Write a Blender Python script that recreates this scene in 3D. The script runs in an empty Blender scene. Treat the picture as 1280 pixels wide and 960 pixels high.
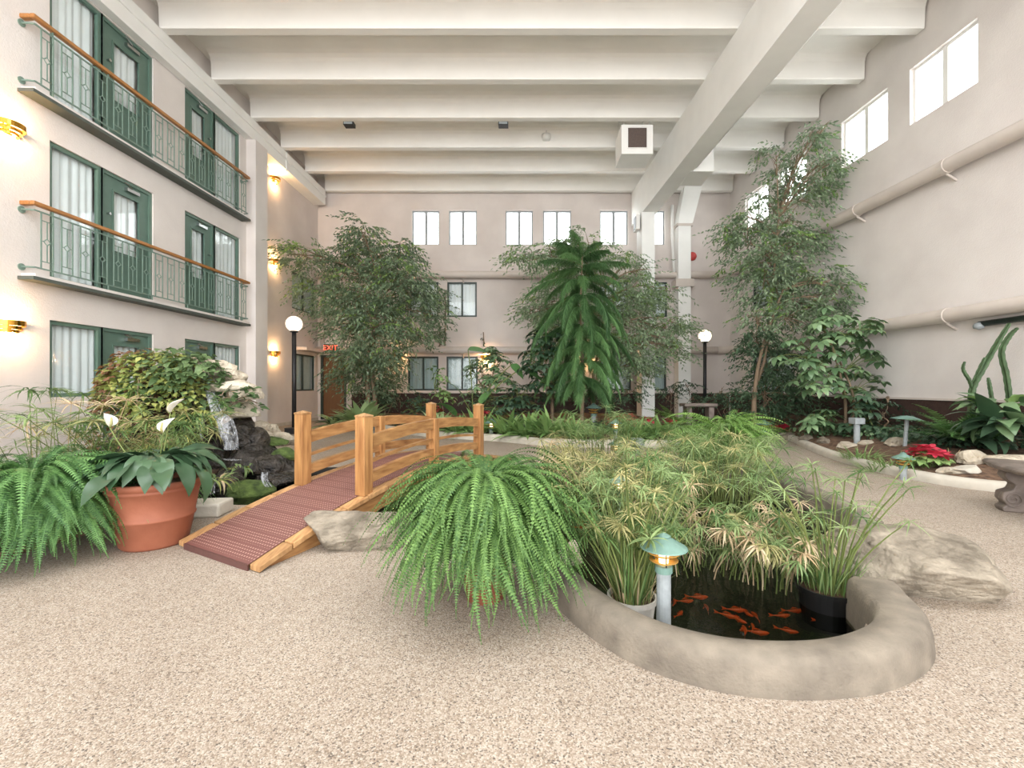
import bpy, bmesh, math, random
from mathutils import Vector, Matrix, noise
from mathutils.geometry import tessellate_polygon

R = random.Random(7)
PI = math.pi
col = bpy.context.scene.collection
scene = bpy.context.scene

# ------------------------------------------------------------------ camera
F, CX, CY, CH = 570.0, 655.0, 482.0, 1.25         # focal length and vanishing point on the 1280x960 frame
cam_d = bpy.data.cameras.new('camera')
cam = bpy.data.objects.new('camera', cam_d)
col.objects.link(cam)
cam_d.sensor_width = 36.0
cam_d.lens = F / 1280 * 36.0
cam_d.shift_x = -(CX - 640) / 1280
cam_d.shift_y = (CY - 480) / 1280
cam_d.clip_start = 0.05
cam.location = (0, 0, CH)
cam.rotation_euler = (PI / 2, 0, 0)
scene.camera = cam
scene.view_settings.view_transform = 'Standard'
scene.view_settings.look = 'None'
scene.view_settings.gamma = 1.0
scene.view_settings.exposure = 1.2

# ------------------------------------------------------------------ overcast daylight
world = bpy.data.worlds.new('overcast_sky')
scene.world = world
world.use_nodes = True
bg = world.node_tree.nodes['Background']
bg.inputs[0].default_value = (0.965, 0.985, 1.0, 1)
bg.inputs[1].default_value = 3.1


def portal(name, loc, rot, sx, sy):
    l = bpy.data.lights.new(name, 'AREA')
    l.shape = 'RECTANGLE'
    l.size, l.size_y = sx, sy
    l.cycles.is_portal = True
    o = bpy.data.objects.new(name, l)
    o.location, o.rotation_euler = loc, rot
    col.objects.link(o)


# daylight enters through an unseen roof gap added for overhead light and the open end of the hall behind the camera
portal('daylight_portal', (0.3, -7.9, 4.5), (PI / 2, 0, 0), 16.5, 9.0)
portal('roof_gap_portal', (0.3, 1.7, 8.95), (0, 0, 0), 16.5, 2.8)


# ------------------------------------------------------------------ helpers
def at(px, py, Y):
    return Vector(((px - CX) * Y / F, Y, CH - (py - CY) * Y / F))


def gnd(px, py, z=0.0):
    return at(px, py, F * (CH - z) / (py - CY))


def S(r, g, b):
    def c(v):
        v /= 255.0
        return v / 12.92 if v <= 0.04045 else ((v + 0.055) / 1.055) ** 2.4
    return (c(r), c(g), c(b))


def link(a, b, t):
    t.links.new(a, b)


def mat(name, c, rough=0.6, var=0.12, scale=6.0, bump=0.0, bscale=40.0, metal=0.0, c2=None, stretch=None, spec=0.5, detail=5.0, objvar=0.0, bdist=0.02):
    m = bpy.data.materials.new(name)
    m.use_nodes = True
    t = m.node_tree
    p = t.nodes['Principled BSDF']
    p.inputs['Roughness'].default_value = rough
    p.inputs['Metallic'].default_value = metal
    p.inputs['Specular IOR Level'].default_value = spec
    co = t.nodes.new('ShaderNodeTexCoord')
    mp = t.nodes.new('ShaderNodeMapping')
    link(co.outputs['Object'], mp.inputs[0], t)
    if stretch:
        mp.inputs['Scale'].default_value = stretch
    n = t.nodes.new('ShaderNodeTexNoise')
    n.inputs['Scale'].default_value = scale
    n.inputs['Detail'].default_value = detail
    link(mp.outputs[0], n.inputs[0], t)
    r = t.nodes.new('ShaderNodeValToRGB')
    a = tuple(max(0, x * (1 - var)) for x in c)
    b = c2 if c2 else tuple(min(1, x * (1 + var)) for x in c)
    r.color_ramp.elements[0].position, r.color_ramp.elements[1].position = 0.3, 0.7
    r.color_ramp.elements[0].color = (*a, 1)
    r.color_ramp.elements[1].color = (*b, 1)
    link(n.outputs[0], r.inputs[0], t)
    out = r.outputs[0]
    if objvar:                                              # every board, block or stone has its own tone
        oi = t.nodes.new('ShaderNodeObjectInfo')
        ma = t.nodes.new('ShaderNodeMath')
        ma.operation = 'MULTIPLY_ADD'
        link(oi.outputs['Random'], ma.inputs[0], t)
        ma.inputs[1].default_value = 2 * objvar
        ma.inputs[2].default_value = 1 - objvar
        hv_ = t.nodes.new('ShaderNodeHueSaturation')
        link(ma.outputs[0], hv_.inputs['Value'], t)
        link(out, hv_.inputs['Color'], t)
        out = hv_.outputs[0]
    link(out, p.inputs['Base Color'], t)
    if bump:
        n2 = t.nodes.new('ShaderNodeTexNoise')
        n2.inputs['Scale'].default_value = bscale
        n2.inputs['Detail'].default_value = 6
        link(mp.outputs[0], n2.inputs[0], t)
        bp = t.nodes.new('ShaderNodeBump')
        bp.inputs['Strength'].default_value = bump
        bp.inputs['Distance'].default_value = bdist
        link(n2.outputs[0], bp.inputs['Height'], t)
        link(bp.outputs[0], p.inputs['Normal'], t)
    return m


def leafmat(name, c1, c2, rough=0.45, trans=0.25, spec=0.4, sat=0.86):
    def ds(c):
        g = .3 * c[0] + .6 * c[1] + .1 * c[2]
        return tuple(g + (x - g) * sat for x in c)
    c1, c2 = ds(c1), ds(c2)
    m = bpy.data.materials.new(name)
    m.use_nodes = True
    t = m.node_tree
    p = t.nodes['Principled BSDF']
    p.inputs['Roughness'].default_value = rough
    p.inputs['Specular IOR Level'].default_value = spec
    g = t.nodes.new('ShaderNodeNewGeometry')
    oi = t.nodes.new('ShaderNodeObjectInfo')
    ad = t.nodes.new('ShaderNodeMath')
    ad.operation = 'MULTIPLY_ADD'
    link(oi.outputs['Random'], ad.inputs[0], t)
    ad.inputs[1].default_value = 0.6
    sc = t.nodes.new('ShaderNodeMath')
    sc.operation = 'MULTIPLY'
    link(g.outputs['Random Per Island'], sc.inputs[0], t)
    sc.inputs[1].default_value = 0.6
    link(sc.outputs[0], ad.inputs[2], t)
    r = t.nodes.new('ShaderNodeValToRGB')
    r.color_ramp.elements[0].color = (*c1, 1)
    r.color_ramp.elements[1].color = (*c2, 1)
    link(ad.outputs[0], r.inputs[0], t)
    link(r.outputs[0], p.inputs['Base Color'], t)
    tr = t.nodes.new('ShaderNodeBsdfTranslucent')
    link(r.outputs[0], tr.inputs[0], t)
    mx = t.nodes.new('ShaderNodeMixShader')
    mx.inputs[0].default_value = trans
    link(p.outputs[0], mx.inputs[1], t)
    link(tr.outputs[0], mx.inputs[2], t)
    link(mx.outputs[0], t.nodes['Material Output'].inputs[0], t)
    return m


def emit(name, c, s):
    m = bpy.data.materials.new(name)
    m.use_nodes = True
    t = m.node_tree
    e = t.nodes.new('ShaderNodeEmission')
    e.inputs[0].default_value = (*c, 1)
    e.inputs[1].default_value = s
    link(e.outputs[0], t.nodes['Material Output'].inputs[0], t)
    return m


def clear(name, tint, gl_rough=0.02, ior=1.45, fac_add=0.0):
    """thin clear sheet: fresnel mix of transparent and glossy"""
    m = bpy.data.materials.new(name)
    m.use_nodes = True
    t = m.node_tree
    tr = t.nodes.new('ShaderNodeBsdfTransparent')
    tr.inputs[0].default_value = (*tint, 1)
    gl = t.nodes.new('ShaderNodeBsdfGlossy')
    gl.inputs['Roughness'].default_value = gl_rough
    fr = t.nodes.new('ShaderNodeFresnel')
    ge = t.nodes.new('ShaderNodeNewGeometry')
    io = t.nodes.new('ShaderNodeMath')
    io.operation = 'MULTIPLY_ADD'
    link(ge.outputs['Backfacing'], io.inputs[0], t)
    io.inputs[1].default_value = 1 / ior - ior
    io.inputs[2].default_value = ior
    link(io.outputs[0], fr.inputs[0], t)
    mx = t.nodes.new('ShaderNodeMixShader')
    link(fr.outputs[0], mx.inputs[0], t)
    link(tr.outputs[0], mx.inputs[1], t)
    link(gl.outputs[0], mx.inputs[2], t)
    link(mx.outputs[0], t.nodes['Material Output'].inputs[0], t)
    return m, t, gl, fr


class MB:
    def __init__(s, M=None):
        s.v, s.f, s.mi, s.M = [], [], [], M

    def add(s, vs, fs, mi=0, M=None):
        o = len(s.v)
        for v in vs:
            v = Vector(v)
            if M is not None:
                v = M @ v
            s.v.append(v)
        for f in fs:
            s.f.append([i + o for i in f])
            s.mi.append(mi)

    def box(s, x0, x1, y0, y1, z0, z1, mi=0, M=None):
        s.add([(x0, y0, z0), (x1, y0, z0), (x1, y1, z0), (x0, y1, z0), (x0, y0, z1), (x1, y0, z1), (x1, y1, z1), (x0, y1, z1)],
              [(0, 3, 2, 1), (4, 5, 6, 7), (0, 1, 5, 4), (1, 2, 6, 5), (2, 3, 7, 6), (3, 0, 4, 7)], mi, M)

    def tube(s, pts, rad, n=8, mi=0, cap=True):
        pts = [Vector(p) for p in pts]
        if not isinstance(rad, (list, tuple)):
            rad = [rad] * len(pts)
        vs, fs = [], []
        up = None
        for i, p in enumerate(pts):
            d = (pts[min(i + 1, len(pts) - 1)] - pts[max(i - 1, 0)])
            if d.length < 1e-9:
                d = Vector((0, 0, 1))
            d.normalize()
            if up is None:
                up = Vector((0, 0, 1)) if abs(d.z) < 0.9 else Vector((1, 0, 0))
            a = d.cross(up)
            if a.length < 1e-6:
                a = d.orthogonal()
            a.normalize()
            b = a.cross(d)
            up = b
            for k in range(n):
                w = 2 * PI * k / n
                vs.append(p + (a * math.cos(w) + b * math.sin(w)) * rad[i])
        for i in range(len(pts) - 1):
            for k in range(n):
                k2 = (k + 1) % n
                fs.append((i * n + k, i * n + k2, (i + 1) * n + k2, (i + 1) * n + k))
        if cap:
            fs.append(tuple(range(n - 1, -1, -1)))
            fs.append(tuple((len(pts) - 1) * n + k for k in range(n)))
        s.add(vs, fs, mi)

    def lathe(s, prof, n=24, c=(0, 0, 0), a0=0, a1=2 * PI, mi=0):
        full = abs(a1 - a0 - 2 * PI) < 1e-6
        m = n if full else n + 1
        vs, fs = [], []
        for r, z in prof:
            for k in range(m):
                w = a0 + (a1 - a0) * k / n
                vs.append((c[0] + r * math.cos(w), c[1] + r * math.sin(w), c[2] + z))
        for i in range(len(prof) - 1):
            for k in range(n):
                k2 = (k + 1) % m
                fs.append((i * m + k, i * m + k2, (i + 1) * m + k2, (i + 1) * m + k))
        s.add(vs, fs, mi)

    def prism(s, poly, z0, z1, mi=0, M=None):
        n = len(poly)
        s.add([(x, y, z0) for x, y in poly] + [(x, y, z1) for x, y in poly],
              [tuple(range(n - 1, -1, -1)), tuple(range(n, 2 * n))] + [(k, (k + 1) % n, n + (k + 1) % n, n + k) for k in range(n)], mi, M)

    def mesh(s, name, mats, smooth=False, fix=True):
        me = bpy.data.meshes.new(name)
        vs = [(s.M @ v) if s.M is not None else v for v in s.v]
        me.from_pydata([tuple(v) for v in vs], [], s.f)
        for m in (mats if isinstance(mats, (list, tuple)) else [mats]):
            me.materials.append(m)
        if len(set(s.mi)) > 1:
            me.polygons.foreach_set('material_index', s.mi)
        if fix:
            bm = bmesh.new()
            bm.from_mesh(me)
            bmesh.ops.recalc_face_normals(bm, faces=bm.faces)
            bm.to_mesh(me)
            bm.free()
        if smooth:
            me.polygons.foreach_set('use_smooth', [True] * len(me.polygons))
        me.update()
        return me

    def build(s, name, mats, parent=None, smooth=False, loc=None, fix=True, bevel=0):
        o = bpy.data.objects.new(name, s.mesh(name, mats, smooth, fix))
        col.objects.link(o)
        if parent:
            o.parent = parent
        if loc is not None:
            o.location = loc
        if bevel:
            b = o.modifiers.new('bevel', 'BEVEL')
            b.width, b.segments, b.limit_method = bevel, 2, 'ANGLE'
            b.harden_normals = False
        return o


def inst(name, me, parent=None, loc=(0, 0, 0), rot=(0, 0, 0), sc=1.0):
    o = bpy.data.objects.new(name, me)
    col.objects.link(o)
    if parent:
        o.parent = parent
    o.location, o.rotation_euler = loc, rot
    o.scale = (sc, sc, sc) if not isinstance(sc, (tuple, list)) else sc
    return o


def tag(o, label=None, cat=None, group=None, kind=None):
    if label:
        o['label'] = label
    if cat:
        o['category'] = cat
    if group:
        o['group'] = group
    if kind:
        o['kind'] = kind
    return o


def thing(name, label, cat, loc=(0, 0, 0), rz=0, group=None, kind=None):
    o = bpy.data.objects.new(name, None)
    o.empty_display_size = 0.1
    col.objects.link(o)
    o.location = loc
    o.rotation_euler = (0, 0, rz)
    return tag(o, label, cat, group, kind)


def catmull(pts, n=8, closed=False):
    pts = [Vector(p) for p in pts]
    out = []
    m = len(pts)
    rng = range(m if closed else m - 1)
    for i in rng:
        if closed:
            p0, p1, p2, p3 = pts[(i - 1) % m], pts[i], pts[(i + 1) % m], pts[(i + 2) % m]
        else:
            p0, p1, p2, p3 = pts[max(i - 1, 0)], pts[i], pts[i + 1], pts[min(i + 2, m - 1)]
        for k in range(n):
            t = k / n
            out.append(0.5 * ((2 * p1) + (p2 - p0) * t + (2 * p0 - 5 * p1 + 4 * p2 - p3) * t * t + (3 * p1 - p0 - 3 * p2 + p3) * t ** 3))
    if not closed:
        out.append(pts[-1])
    return out


def sweep(mb, path, prof, mi=0, capends=True, closed=False):
    """sweep a (lateral, z) profile along a plan path"""
    n = len(prof)
    vs, fs = [], []
    m = len(path)
    for i, p in enumerate(path):
        if closed:
            d = path[(i + 1) % m] - path[i - 1]
        else:
            d = path[min(i + 1, m - 1)] - path[max(i - 1, 0)]
        d = Vector((d.x, d.y, 0)).normalized()
        nn = Vector((d.y, -d.x, 0))
        for a, z in prof:
            vs.append(Vector((p.x, p.y, p.z)) + nn * a + Vector((0, 0, z)))
    for i in range(m if closed else m - 1):
        i2 = (i + 1) % m
        for k in range(n - 1):
            fs.append((i * n + k, i2 * n + k, i2 * n + k + 1, i * n + k + 1))
    if capends and not closed:
        fs.append(tuple(range(n)))
        fs.append(tuple((m - 1) * n + k for k in range(n - 1, -1, -1)))
    mb.add(vs, fs, mi)


# ------------------------------------------------------------------ materials
M_wall = mat('beige_plaster', S(224, 216, 211), 0.85, 0.05, 1.3, 0.25, 45, c2=S(230, 223, 218))
M_wall_back = mat('taupe_plaster', S(212, 202, 196), 0.85, 0.06, 1.1, 0.25, 40, c2=S(220, 211, 205))
M_white = mat('white_paint', S(242, 241, 237), 0.6, 0.03, 2.0, 0.05, 30)
M_ceil = mat('ceiling_cream_paint', S(238, 235, 229), 0.7, 0.03, 1.5, 0.05, 30)
M_band = mat('dark_brown_brick_band', S(66, 48, 42), 0.7, 0.2, 14, 0.3, 40)
M_pipe = mat('duct_paint', S(208, 197, 188), 0.5, 0.04, 3)
M_green = mat('green_painted_wood', S(94, 120, 108), 0.4, 0.08, 6)
M_dgreen = mat('dark_green_metal', S(44, 58, 52), 0.4, 0.1, 8)
M_rail = mat('sage_railing_metal', S(118, 140, 128), 0.4, 0.08, 9)
M_under = mat('slab_dark_edge', S(82, 88, 82), 0.7, 0.1, 5)
M_oak = mat('oak_handrail', S(172, 118, 66), 0.35, 0.2, 5, 0.05, 30, stretch=(8, 1, 8))
M_curt = mat('sheer_curtain', S(238, 243, 246), 0.9, 0.03, 3)
M_curt2 = mat('shaded_curtain', S(190, 206, 206), 0.9, 0.05, 3)  # sheer curtain again, with shade put into a darker colour
M_dark = mat('black_metal', S(30, 30, 32), 0.45, 0.1, 8)
M_grey = mat('grey_metal', S(150, 156, 158), 0.4, 0.15, 20, 0.05, 30)
M_silver = mat('satin_steel', S(190, 192, 192), 0.25, 0.05, 12, metal=1.0)
M_brass = mat('polished_brass', S(212, 158, 66), 0.18, 0.06, 12, metal=1.0)
M_teal = mat('verdigris_cap', S(108, 138, 128), 0.45, 0.12, 14, 0.06, 40)
M_wood = mat('cedar', S(158, 108, 64), 0.42, 0.22, 3.2, 0.08, 30, stretch=(7, 7, 0.9), c2=S(192, 144, 92), objvar=.08)
M_woodrail = mat('cedar_rail', S(158, 108, 64), 0.42, 0.22, 3.2, 0.08, 30, stretch=(3, 1.2, 9), c2=S(194, 148, 96), objvar=.08)
M_woodblock = mat('cedar_edging', S(166, 120, 76), 0.5, 0.22, 5, 0.1, 40, stretch=(9, 1.2, 2), c2=S(198, 156, 108), objvar=.16)
M_conc = mat('worn_concrete', S(110, 101, 90), 0.8, 0.16, 6, 0.35, 70, c2=S(138, 128, 114), detail=12)
M_conc2 = mat('pale_concrete', S(194, 187, 174), 0.8, 0.12, 5, 0.25, 28)
M_rock = mat('sandstone_boulder', S(104, 94, 80), 0.85, 0.25, 5, 0.8, 24, c2=S(164, 153, 136), detail=14, bdist=.03)
M_rockpale = mat('pale_fieldstone', S(176, 162, 140), 0.85, 0.25, 5, 0.9, 22, c2=S(216, 205, 186), detail=12, objvar=.12, bdist=.04)
M_rockdark = mat('wet_black_rock', S(26, 24, 23), 0.22, 0.4, 8, 0.9, 26, c2=S(72, 65, 58), detail=12, objvar=.3, bdist=.05)
M_moss = mat('mossy_rock', S(52, 72, 32), 0.9, 0.4, 12, 1.0, 70, c2=S(98, 118, 58), detail=12)
M_soil = mat('garden_soil', S(84, 62, 48), 0.95, 0.3, 14, 1.0, 50, c2=S(132, 104, 82), detail=12)
M_pond = mat('pond_liner', S(34, 32, 28), 0.7, 0.3, 6, 0.5, 15)
M_terra = mat('terracotta', S(146, 84, 60), 0.65, 0.1, 4, 0.1, 40, c2=S(164, 100, 75))
M_plaster_pot = mat('grey_plastic', S(196, 192, 184), 0.5, 0.1, 9)
M_blackpot = mat('black_plastic', S(26, 26, 26), 0.35, 0.1, 9)
M_bark = mat('grey_bark', S(138, 118, 96), 0.85, 0.25, 14, 0.5, 30, stretch=(1, 1, 0.3))
M_stone_bench = mat('brown_cast_stone', S(104, 92, 84), 0.45, 0.25, 7, 0.3, 30, c2=S(128, 116, 108))
M_koi = mat('orange_koi', S(222, 84, 36), 0.35, 0.2, 12)
M_red = mat('red_enamel', S(196, 70, 66), 0.4, 0.05, 9)
M_brown_door = mat('brown_door', S(112, 74, 40), 0.5, 0.12, 4, stretch=(6, 6, 0.6))
M_vent = mat('brown_vent_mesh', S(92, 78, 72), 0.6, 0.12, 30)
M_shaftdark = mat('dark_gap', S(60, 56, 52), 0.9, 0.1, 5)
M_white_plastic = mat('white_plastic', S(228, 228, 224), 0.4, 0.03, 9)

L_fern = leafmat('fern_green', S(38, 84, 28), S(116, 158, 70), 0.5, 0.28)
L_fern2 = leafmat('fern_dark_green', S(36, 84, 34), S(108, 160, 76), 0.5, 0.28)
L_fern3 = leafmat('fern_bright_green', S(80, 130, 44), S(146, 184, 84), 0.5, 0.35)
L_ficus = leafmat('ficus_leaf', S(54, 82, 56), S(150, 174, 130), 0.3, 0.22, 0.6)
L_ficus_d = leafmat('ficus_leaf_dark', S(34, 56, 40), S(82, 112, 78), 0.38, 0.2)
L_ficus_y = leafmat('ficus_leaf_young', S(86, 128, 50), S(150, 184, 90), 0.4, 0.35)
L_pine = leafmat('norfolk_needles', S(36, 78, 42), S(104, 152, 80), 0.5, 0.2)
L_schef = leafmat('schefflera_leaf', S(62, 102, 62), S(136, 170, 116), 0.3, 0.22, 0.6)
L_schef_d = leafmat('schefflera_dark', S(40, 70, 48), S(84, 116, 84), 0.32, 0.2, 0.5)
L_lily = leafmat('peace_lily_leaf', S(22, 52, 32), S(72, 106, 70), 0.3, 0.12, 0.5)
L_spathe = leafmat('white_spathe', S(236, 232, 216), S(246, 243, 232), 0.5, 0.3)
L_pap = leafmat('papyrus_green', S(78, 116, 54), S(158, 182, 112), 0.5, 0.35)
L_pap2 = leafmat('papyrus_yellow', S(142, 142, 76), S(198, 190, 126), 0.5, 0.35)
L_dry = leafmat('papyrus_dry', S(196, 160, 112), S(226, 204, 164), 0.6, 0.3)
L_papdark = leafmat('papyrus_deep_green', S(52, 92, 38), S(98, 134, 64), 0.5, 0.3)
L_stem = leafmat('papyrus_stem', S(66, 92, 36), S(128, 140, 66), 0.5, 0.1)
L_strap = leafmat('strap_leaf', S(74, 126, 54), S(152, 188, 104), 0.4, 0.28)
L_dief = leafmat('variegated_leaf', S(92, 138, 72), S(190, 210, 148), 0.38, 0.25)
L_vineY = leafmat('yellow_vine', S(112, 138, 54), S(214, 212, 108), 0.45, 0.3)
L_vineG = leafmat('green_vine', S(52, 84, 42), S(122, 150, 92), 0.4, 0.25)
L_vineB = leafmat('bronze_vine', S(96, 62, 42), S(150, 104, 66), 0.5, 0.2)
L_redfl = leafmat('poinsettia_red', S(170, 22, 48), S(222, 44, 78), 0.5, 0.25)
L_red2 = leafmat('bromeliad_red', S(140, 44, 40), S(190, 76, 62), 0.5, 0.25)
M_cact = mat('cactus_green', S(70, 92, 60), 0.6, 0.3, 12, 0.3, 30)
L_banana = leafmat('banana_leaf', S(64, 124, 58), S(110, 160, 86), 0.4, 0.35)
E_globe = emit('lit_opal_globe', (1.0, 0.80, 0.56), 1.5)
E_bulb = emit('warm_bulb', (1.0, 0.62, 0.25), 8.0)
E_lamp = emit('path_lamp_glow', (1.0, 0.70, 0.34), 3.0)
M_amber = leafmat('amber_louvre', S(214, 164, 62), S(232, 184, 80), 0.25, 0.5)
E_exit = emit('exit_letters', (1.0, 0.10, 0.05), 1.6)
G_pane = clear('window_glass', (0.97, 0.985, 0.98), 0.02, 1.45)[0]

# pebble floor
M_floor = bpy.data.materials.new('pebble_aggregate')
M_floor.use_nodes = True
t = M_floor.node_tree
p = t.nodes['Principled BSDF']
p.inputs['Roughness'].default_value = 0.75
p.inputs['Specular IOR Level'].default_value = 0.3
co = t.nodes.new('ShaderNodeTexCoord')
vo = t.nodes.new('ShaderNodeTexVoronoi')
vo.inputs['Scale'].default_value = 170
link(co.outputs['Object'], vo.inputs[0], t)
sx = t.nodes.new('ShaderNodeSeparateColor')
link(vo.outputs['Color'], sx.inputs[0], t)
rp = t.nodes.new('ShaderNodeValToRGB')
rp.color_ramp.interpolation = 'CONSTANT'
els = [(0.0, S(184, 170, 156)), (0.22, S(204, 193, 181)), (0.46, S(172, 156, 140)), (0.60, S(216, 208, 199)),
       (0.76, S(156, 144, 133)), (0.84, S(194, 182, 170)), (0.94, S(122, 112, 106))]
rp.color_ramp.elements[0].position, rp.color_ramp.elements[0].color = 0, (*els[0][1], 1)
rp.color_ramp.elements[1].position, rp.color_ramp.elements[1].color = els[1][0], (*els[1][1], 1)
for pos, c in els[2:]:
    e = rp.color_ramp.elements.new(pos)
    e.color = (*c, 1)
link(sx.outputs[0], rp.inputs[0], t)
n1 = t.nodes.new('ShaderNodeTexNoise')
n1.inputs['Scale'].default_value = 1.1
n1.inputs['Detail'].default_value = 4
link(co.outputs['Object'], n1.inputs[0], t)
r1 = t.nodes.new('ShaderNodeValToRGB')
r1.color_ramp.elements[0].position, r1.color_ramp.elements[1].position = 0.3, 0.7
r1.color_ramp.elements[0].color = (0.60, 0.57, 0.53, 1)
r1.color_ramp.elements[1].color = (0.72, 0.695, 0.655, 1)
link(n1.outputs[0], r1.inputs[0], t)
mx = t.nodes.new('ShaderNodeMix')
mx.data_type = 'RGBA'
mx.blend_type = 'MULTIPLY'
mx.inputs[0].default_value = 1
link(rp.outputs[0], mx.inputs[6], t)
link(r1.outputs[0], mx.inputs[7], t)
link(mx.outputs[2], p.inputs['Base Color'], t)
bp = t.nodes.new('ShaderNodeBump')
bp.inputs['Strength'].default_value = 0.6
bp.inputs['Distance'].default_value = 0.004
bp.invert = True
link(vo.outputs['Distance'], bp.inputs['Height'], t)
link(bp.outputs[0], p.inputs['Normal'], t)

# ribbed brown mat with rows of pale dots
M_mat = bpy.data.materials.new('ribbed_vinyl_mat')
M_mat.use_nodes = True
t = M_mat.node_tree
p = t.nodes['Principled BSDF']
p.inputs['Roughness'].default_value = 0.6
uv = t.nodes.new('ShaderNodeUVMap')
uv.uv_map = 'UVMap'
spx = t.nodes.new('ShaderNodeSeparateXYZ')
link(uv.outputs[0], spx.inputs[0], t)


def mth(op, a, b=None):
    n = t.nodes.new('ShaderNodeMath')
    n.operation = op
    for i, x in enumerate((a, b)):
        if x is None:
            continue
        if isinstance(x, (int, float)):
            n.inputs[i].default_value = x
        else:
            link(x, n.inputs[i], t)
    return n.outputs[0]


fu = mth('FRACT', mth('MULTIPLY', spx.outputs[0], 34.0))
fv = mth('FRACT', mth('MULTIPLY', spx.outputs[1], 34.0))
du = mth('GREATER_THAN', fu, 0.55)
dv = mth('GREATER_THAN', fv, 0.62)
band = mth('GREATER_THAN', mth('FRACT', mth('MULTIPLY', spx.outputs[1], 6.8)), 0.18)
dots = mth('MULTIPLY', mth('MULTIPLY', du, dv), band)
mxm = t.nodes.new('ShaderNodeMix')
mxm.data_type = 'RGBA'
mxm.inputs[6].default_value = (*S(112, 72, 66), 1)
mxm.inputs[7].default_value = (*S(178, 142, 130), 1)
link(dots, mxm.inputs[0], t)
link(mxm.outputs[2], p.inputs['Base Color'], t)
bp = t.nodes.new('ShaderNodeBump')
bp.inputs['Strength'].default_value = 0.5
bp.inputs['Distance'].default_value = 0.003
link(fv, bp.inputs['Height'], t)
link(bp.outputs[0], p.inputs['Normal'], t)

# dark pond water
M_water, t, gl, fr = clear('pond_water', (0.50, 0.52, 0.44), 0.03, 1.33)
tc = t.nodes.new('ShaderNodeTexCoord')
wn = t.nodes.new('ShaderNodeTexNoise')
wn.inputs['Scale'].default_value = 7
wn.inputs['Detail'].default_value = 3
link(tc.outputs['Object'], wn.inputs[0], t)
wb = t.nodes.new('ShaderNodeBump')
wb.inputs['Strength'].default_value = 0.25
wb.inputs['Distance'].default_value = 0.03
link(wn.outputs[0], wb.inputs['Height'], t)
link(wb.outputs[0], gl.inputs['Normal'], t)
link(wb.outputs[0], fr.inputs['Normal'], t)

# falling water
M_fall = bpy.data.materials.new('falling_water')
M_fall.use_nodes = True
t = M_fall.node_tree
p = t.nodes['Principled BSDF']
p.inputs['Base Color'].default_value = (0.86, 0.89, 0.95, 1)
p.inputs['Roughness'].default_value = 0.2
tr = t.nodes.new('ShaderNodeBsdfTransparent')
tc = t.nodes.new('ShaderNodeTexCoord')
mp = t.nodes.new('ShaderNodeMapping')
mp.inputs['Scale'].default_value = (34, 34, .8)
link(tc.outputs['Object'], mp.inputs[0], t)
wn = t.nodes.new('ShaderNodeTexNoise')
wn.inputs['Scale'].default_value = 1.0
wn.inputs['Detail'].default_value = 1
link(mp.outputs[0], wn.inputs[0], t)
rr = t.nodes.new('ShaderNodeValToRGB')
rr.color_ramp.elements[0].position, rr.color_ramp.elements[1].position = 0.30, 0.72
rr.color_ramp.elements[0].color = (0.04, 0.04, 0.04, 1)
rr.color_ramp.elements[1].color = (0.42, 0.42, 0.44, 1)
link(wn.outputs[0], rr.inputs[0], t)
mx = t.nodes.new('ShaderNodeMixShader')
link(rr.outputs[0], mx.inputs[0], t)
link(tr.outputs[0], mx.inputs[1], t)
link(p.outputs[0], mx.inputs[2], t)
link(mx.outputs[0], t.nodes['Material Output'].inputs[0], t)

# =================================================================== STRUCTURE
XL, XREC, YB = -7.28, -7.5, 16.6
YF = -8.0
YC = 3.1                      # ribs and solid roof begin here; before it an unseen roof gap, added for overhead light
ZT = 8.78


def xr(y):
    return 8.25 - 0.045 * y


def fr_mat(o, u, d):
    M = Matrix.Identity(4)
    for i in range(3):
        M[i][0], M[i][1], M[i][2], M[i][3] = u[i], d[i], (0, 0, 1)[i], o[i]
    return M


W_left = fr_mat((XL, 0, 0), (0, 1, 0), (-1, 0, 0))
W_rec = fr_mat((XREC, 0, 0), (0, 1, 0), (-1, 0, 0))
W_back = fr_mat((0, YB, 0), (1, 0, 0), (0, 1, 0))
W_right = fr_mat((8.25, 0, 0), (-0.045, 1, 0), (1, 0.045, 0))


def wall_panel(name, label, M, u0, u1, z0, z1, holes, th, m):
    mb = MB(M)
    us = sorted({u0, u1, *[h[0] for h in holes], *[h[1] for h in holes]})
    zs = sorted({z0, z1, *[h[2] for h in holes], *[h[3] for h in holes]})
    for i in range(len(us) - 1):
        for j in range(len(zs) - 1):
            a, b, c, d = us[i], us[i + 1], zs[j], zs[j + 1]
            uc, zc = (a + b) / 2, (c + d) / 2
            if any(h[0] < uc < h[1] and h[2] < zc < h[3] for h in holes):
                continue
            for dd in (0, th):
                q = [(a, dd, c), (b, dd, c), (b, dd, d), (a, dd, d)]
                mb.add(q, [(0, 1, 2, 3)])
    for h in holes + [(u0, u1, z0, z1)]:
        a, b, c, d = h[:4]
        for (p, q) in (((a, c), (b, c)), ((b, c), (b, d)), ((b, d), (a, d)), ((a, d), (a, c))):
            mb.add([(p[0], 0, p[1]), (q[0], 0, q[1]), (q[0], th, q[1]), (p[0], th, p[1])], [(0, 1, 2, 3)])
    for h in holes:
        if h[4]:                                            # closed room behind
            mb.add([(h[0], th - .01, h[2]), (h[1], th - .01, h[2]), (h[1], th - .01, h[3]), (h[0], th - .01, h[3])], [(0, 1, 2, 3)])
    o = mb.build(name, m, fix=False)
    return tag(o, label, 'wall', kind='structure')


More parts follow.
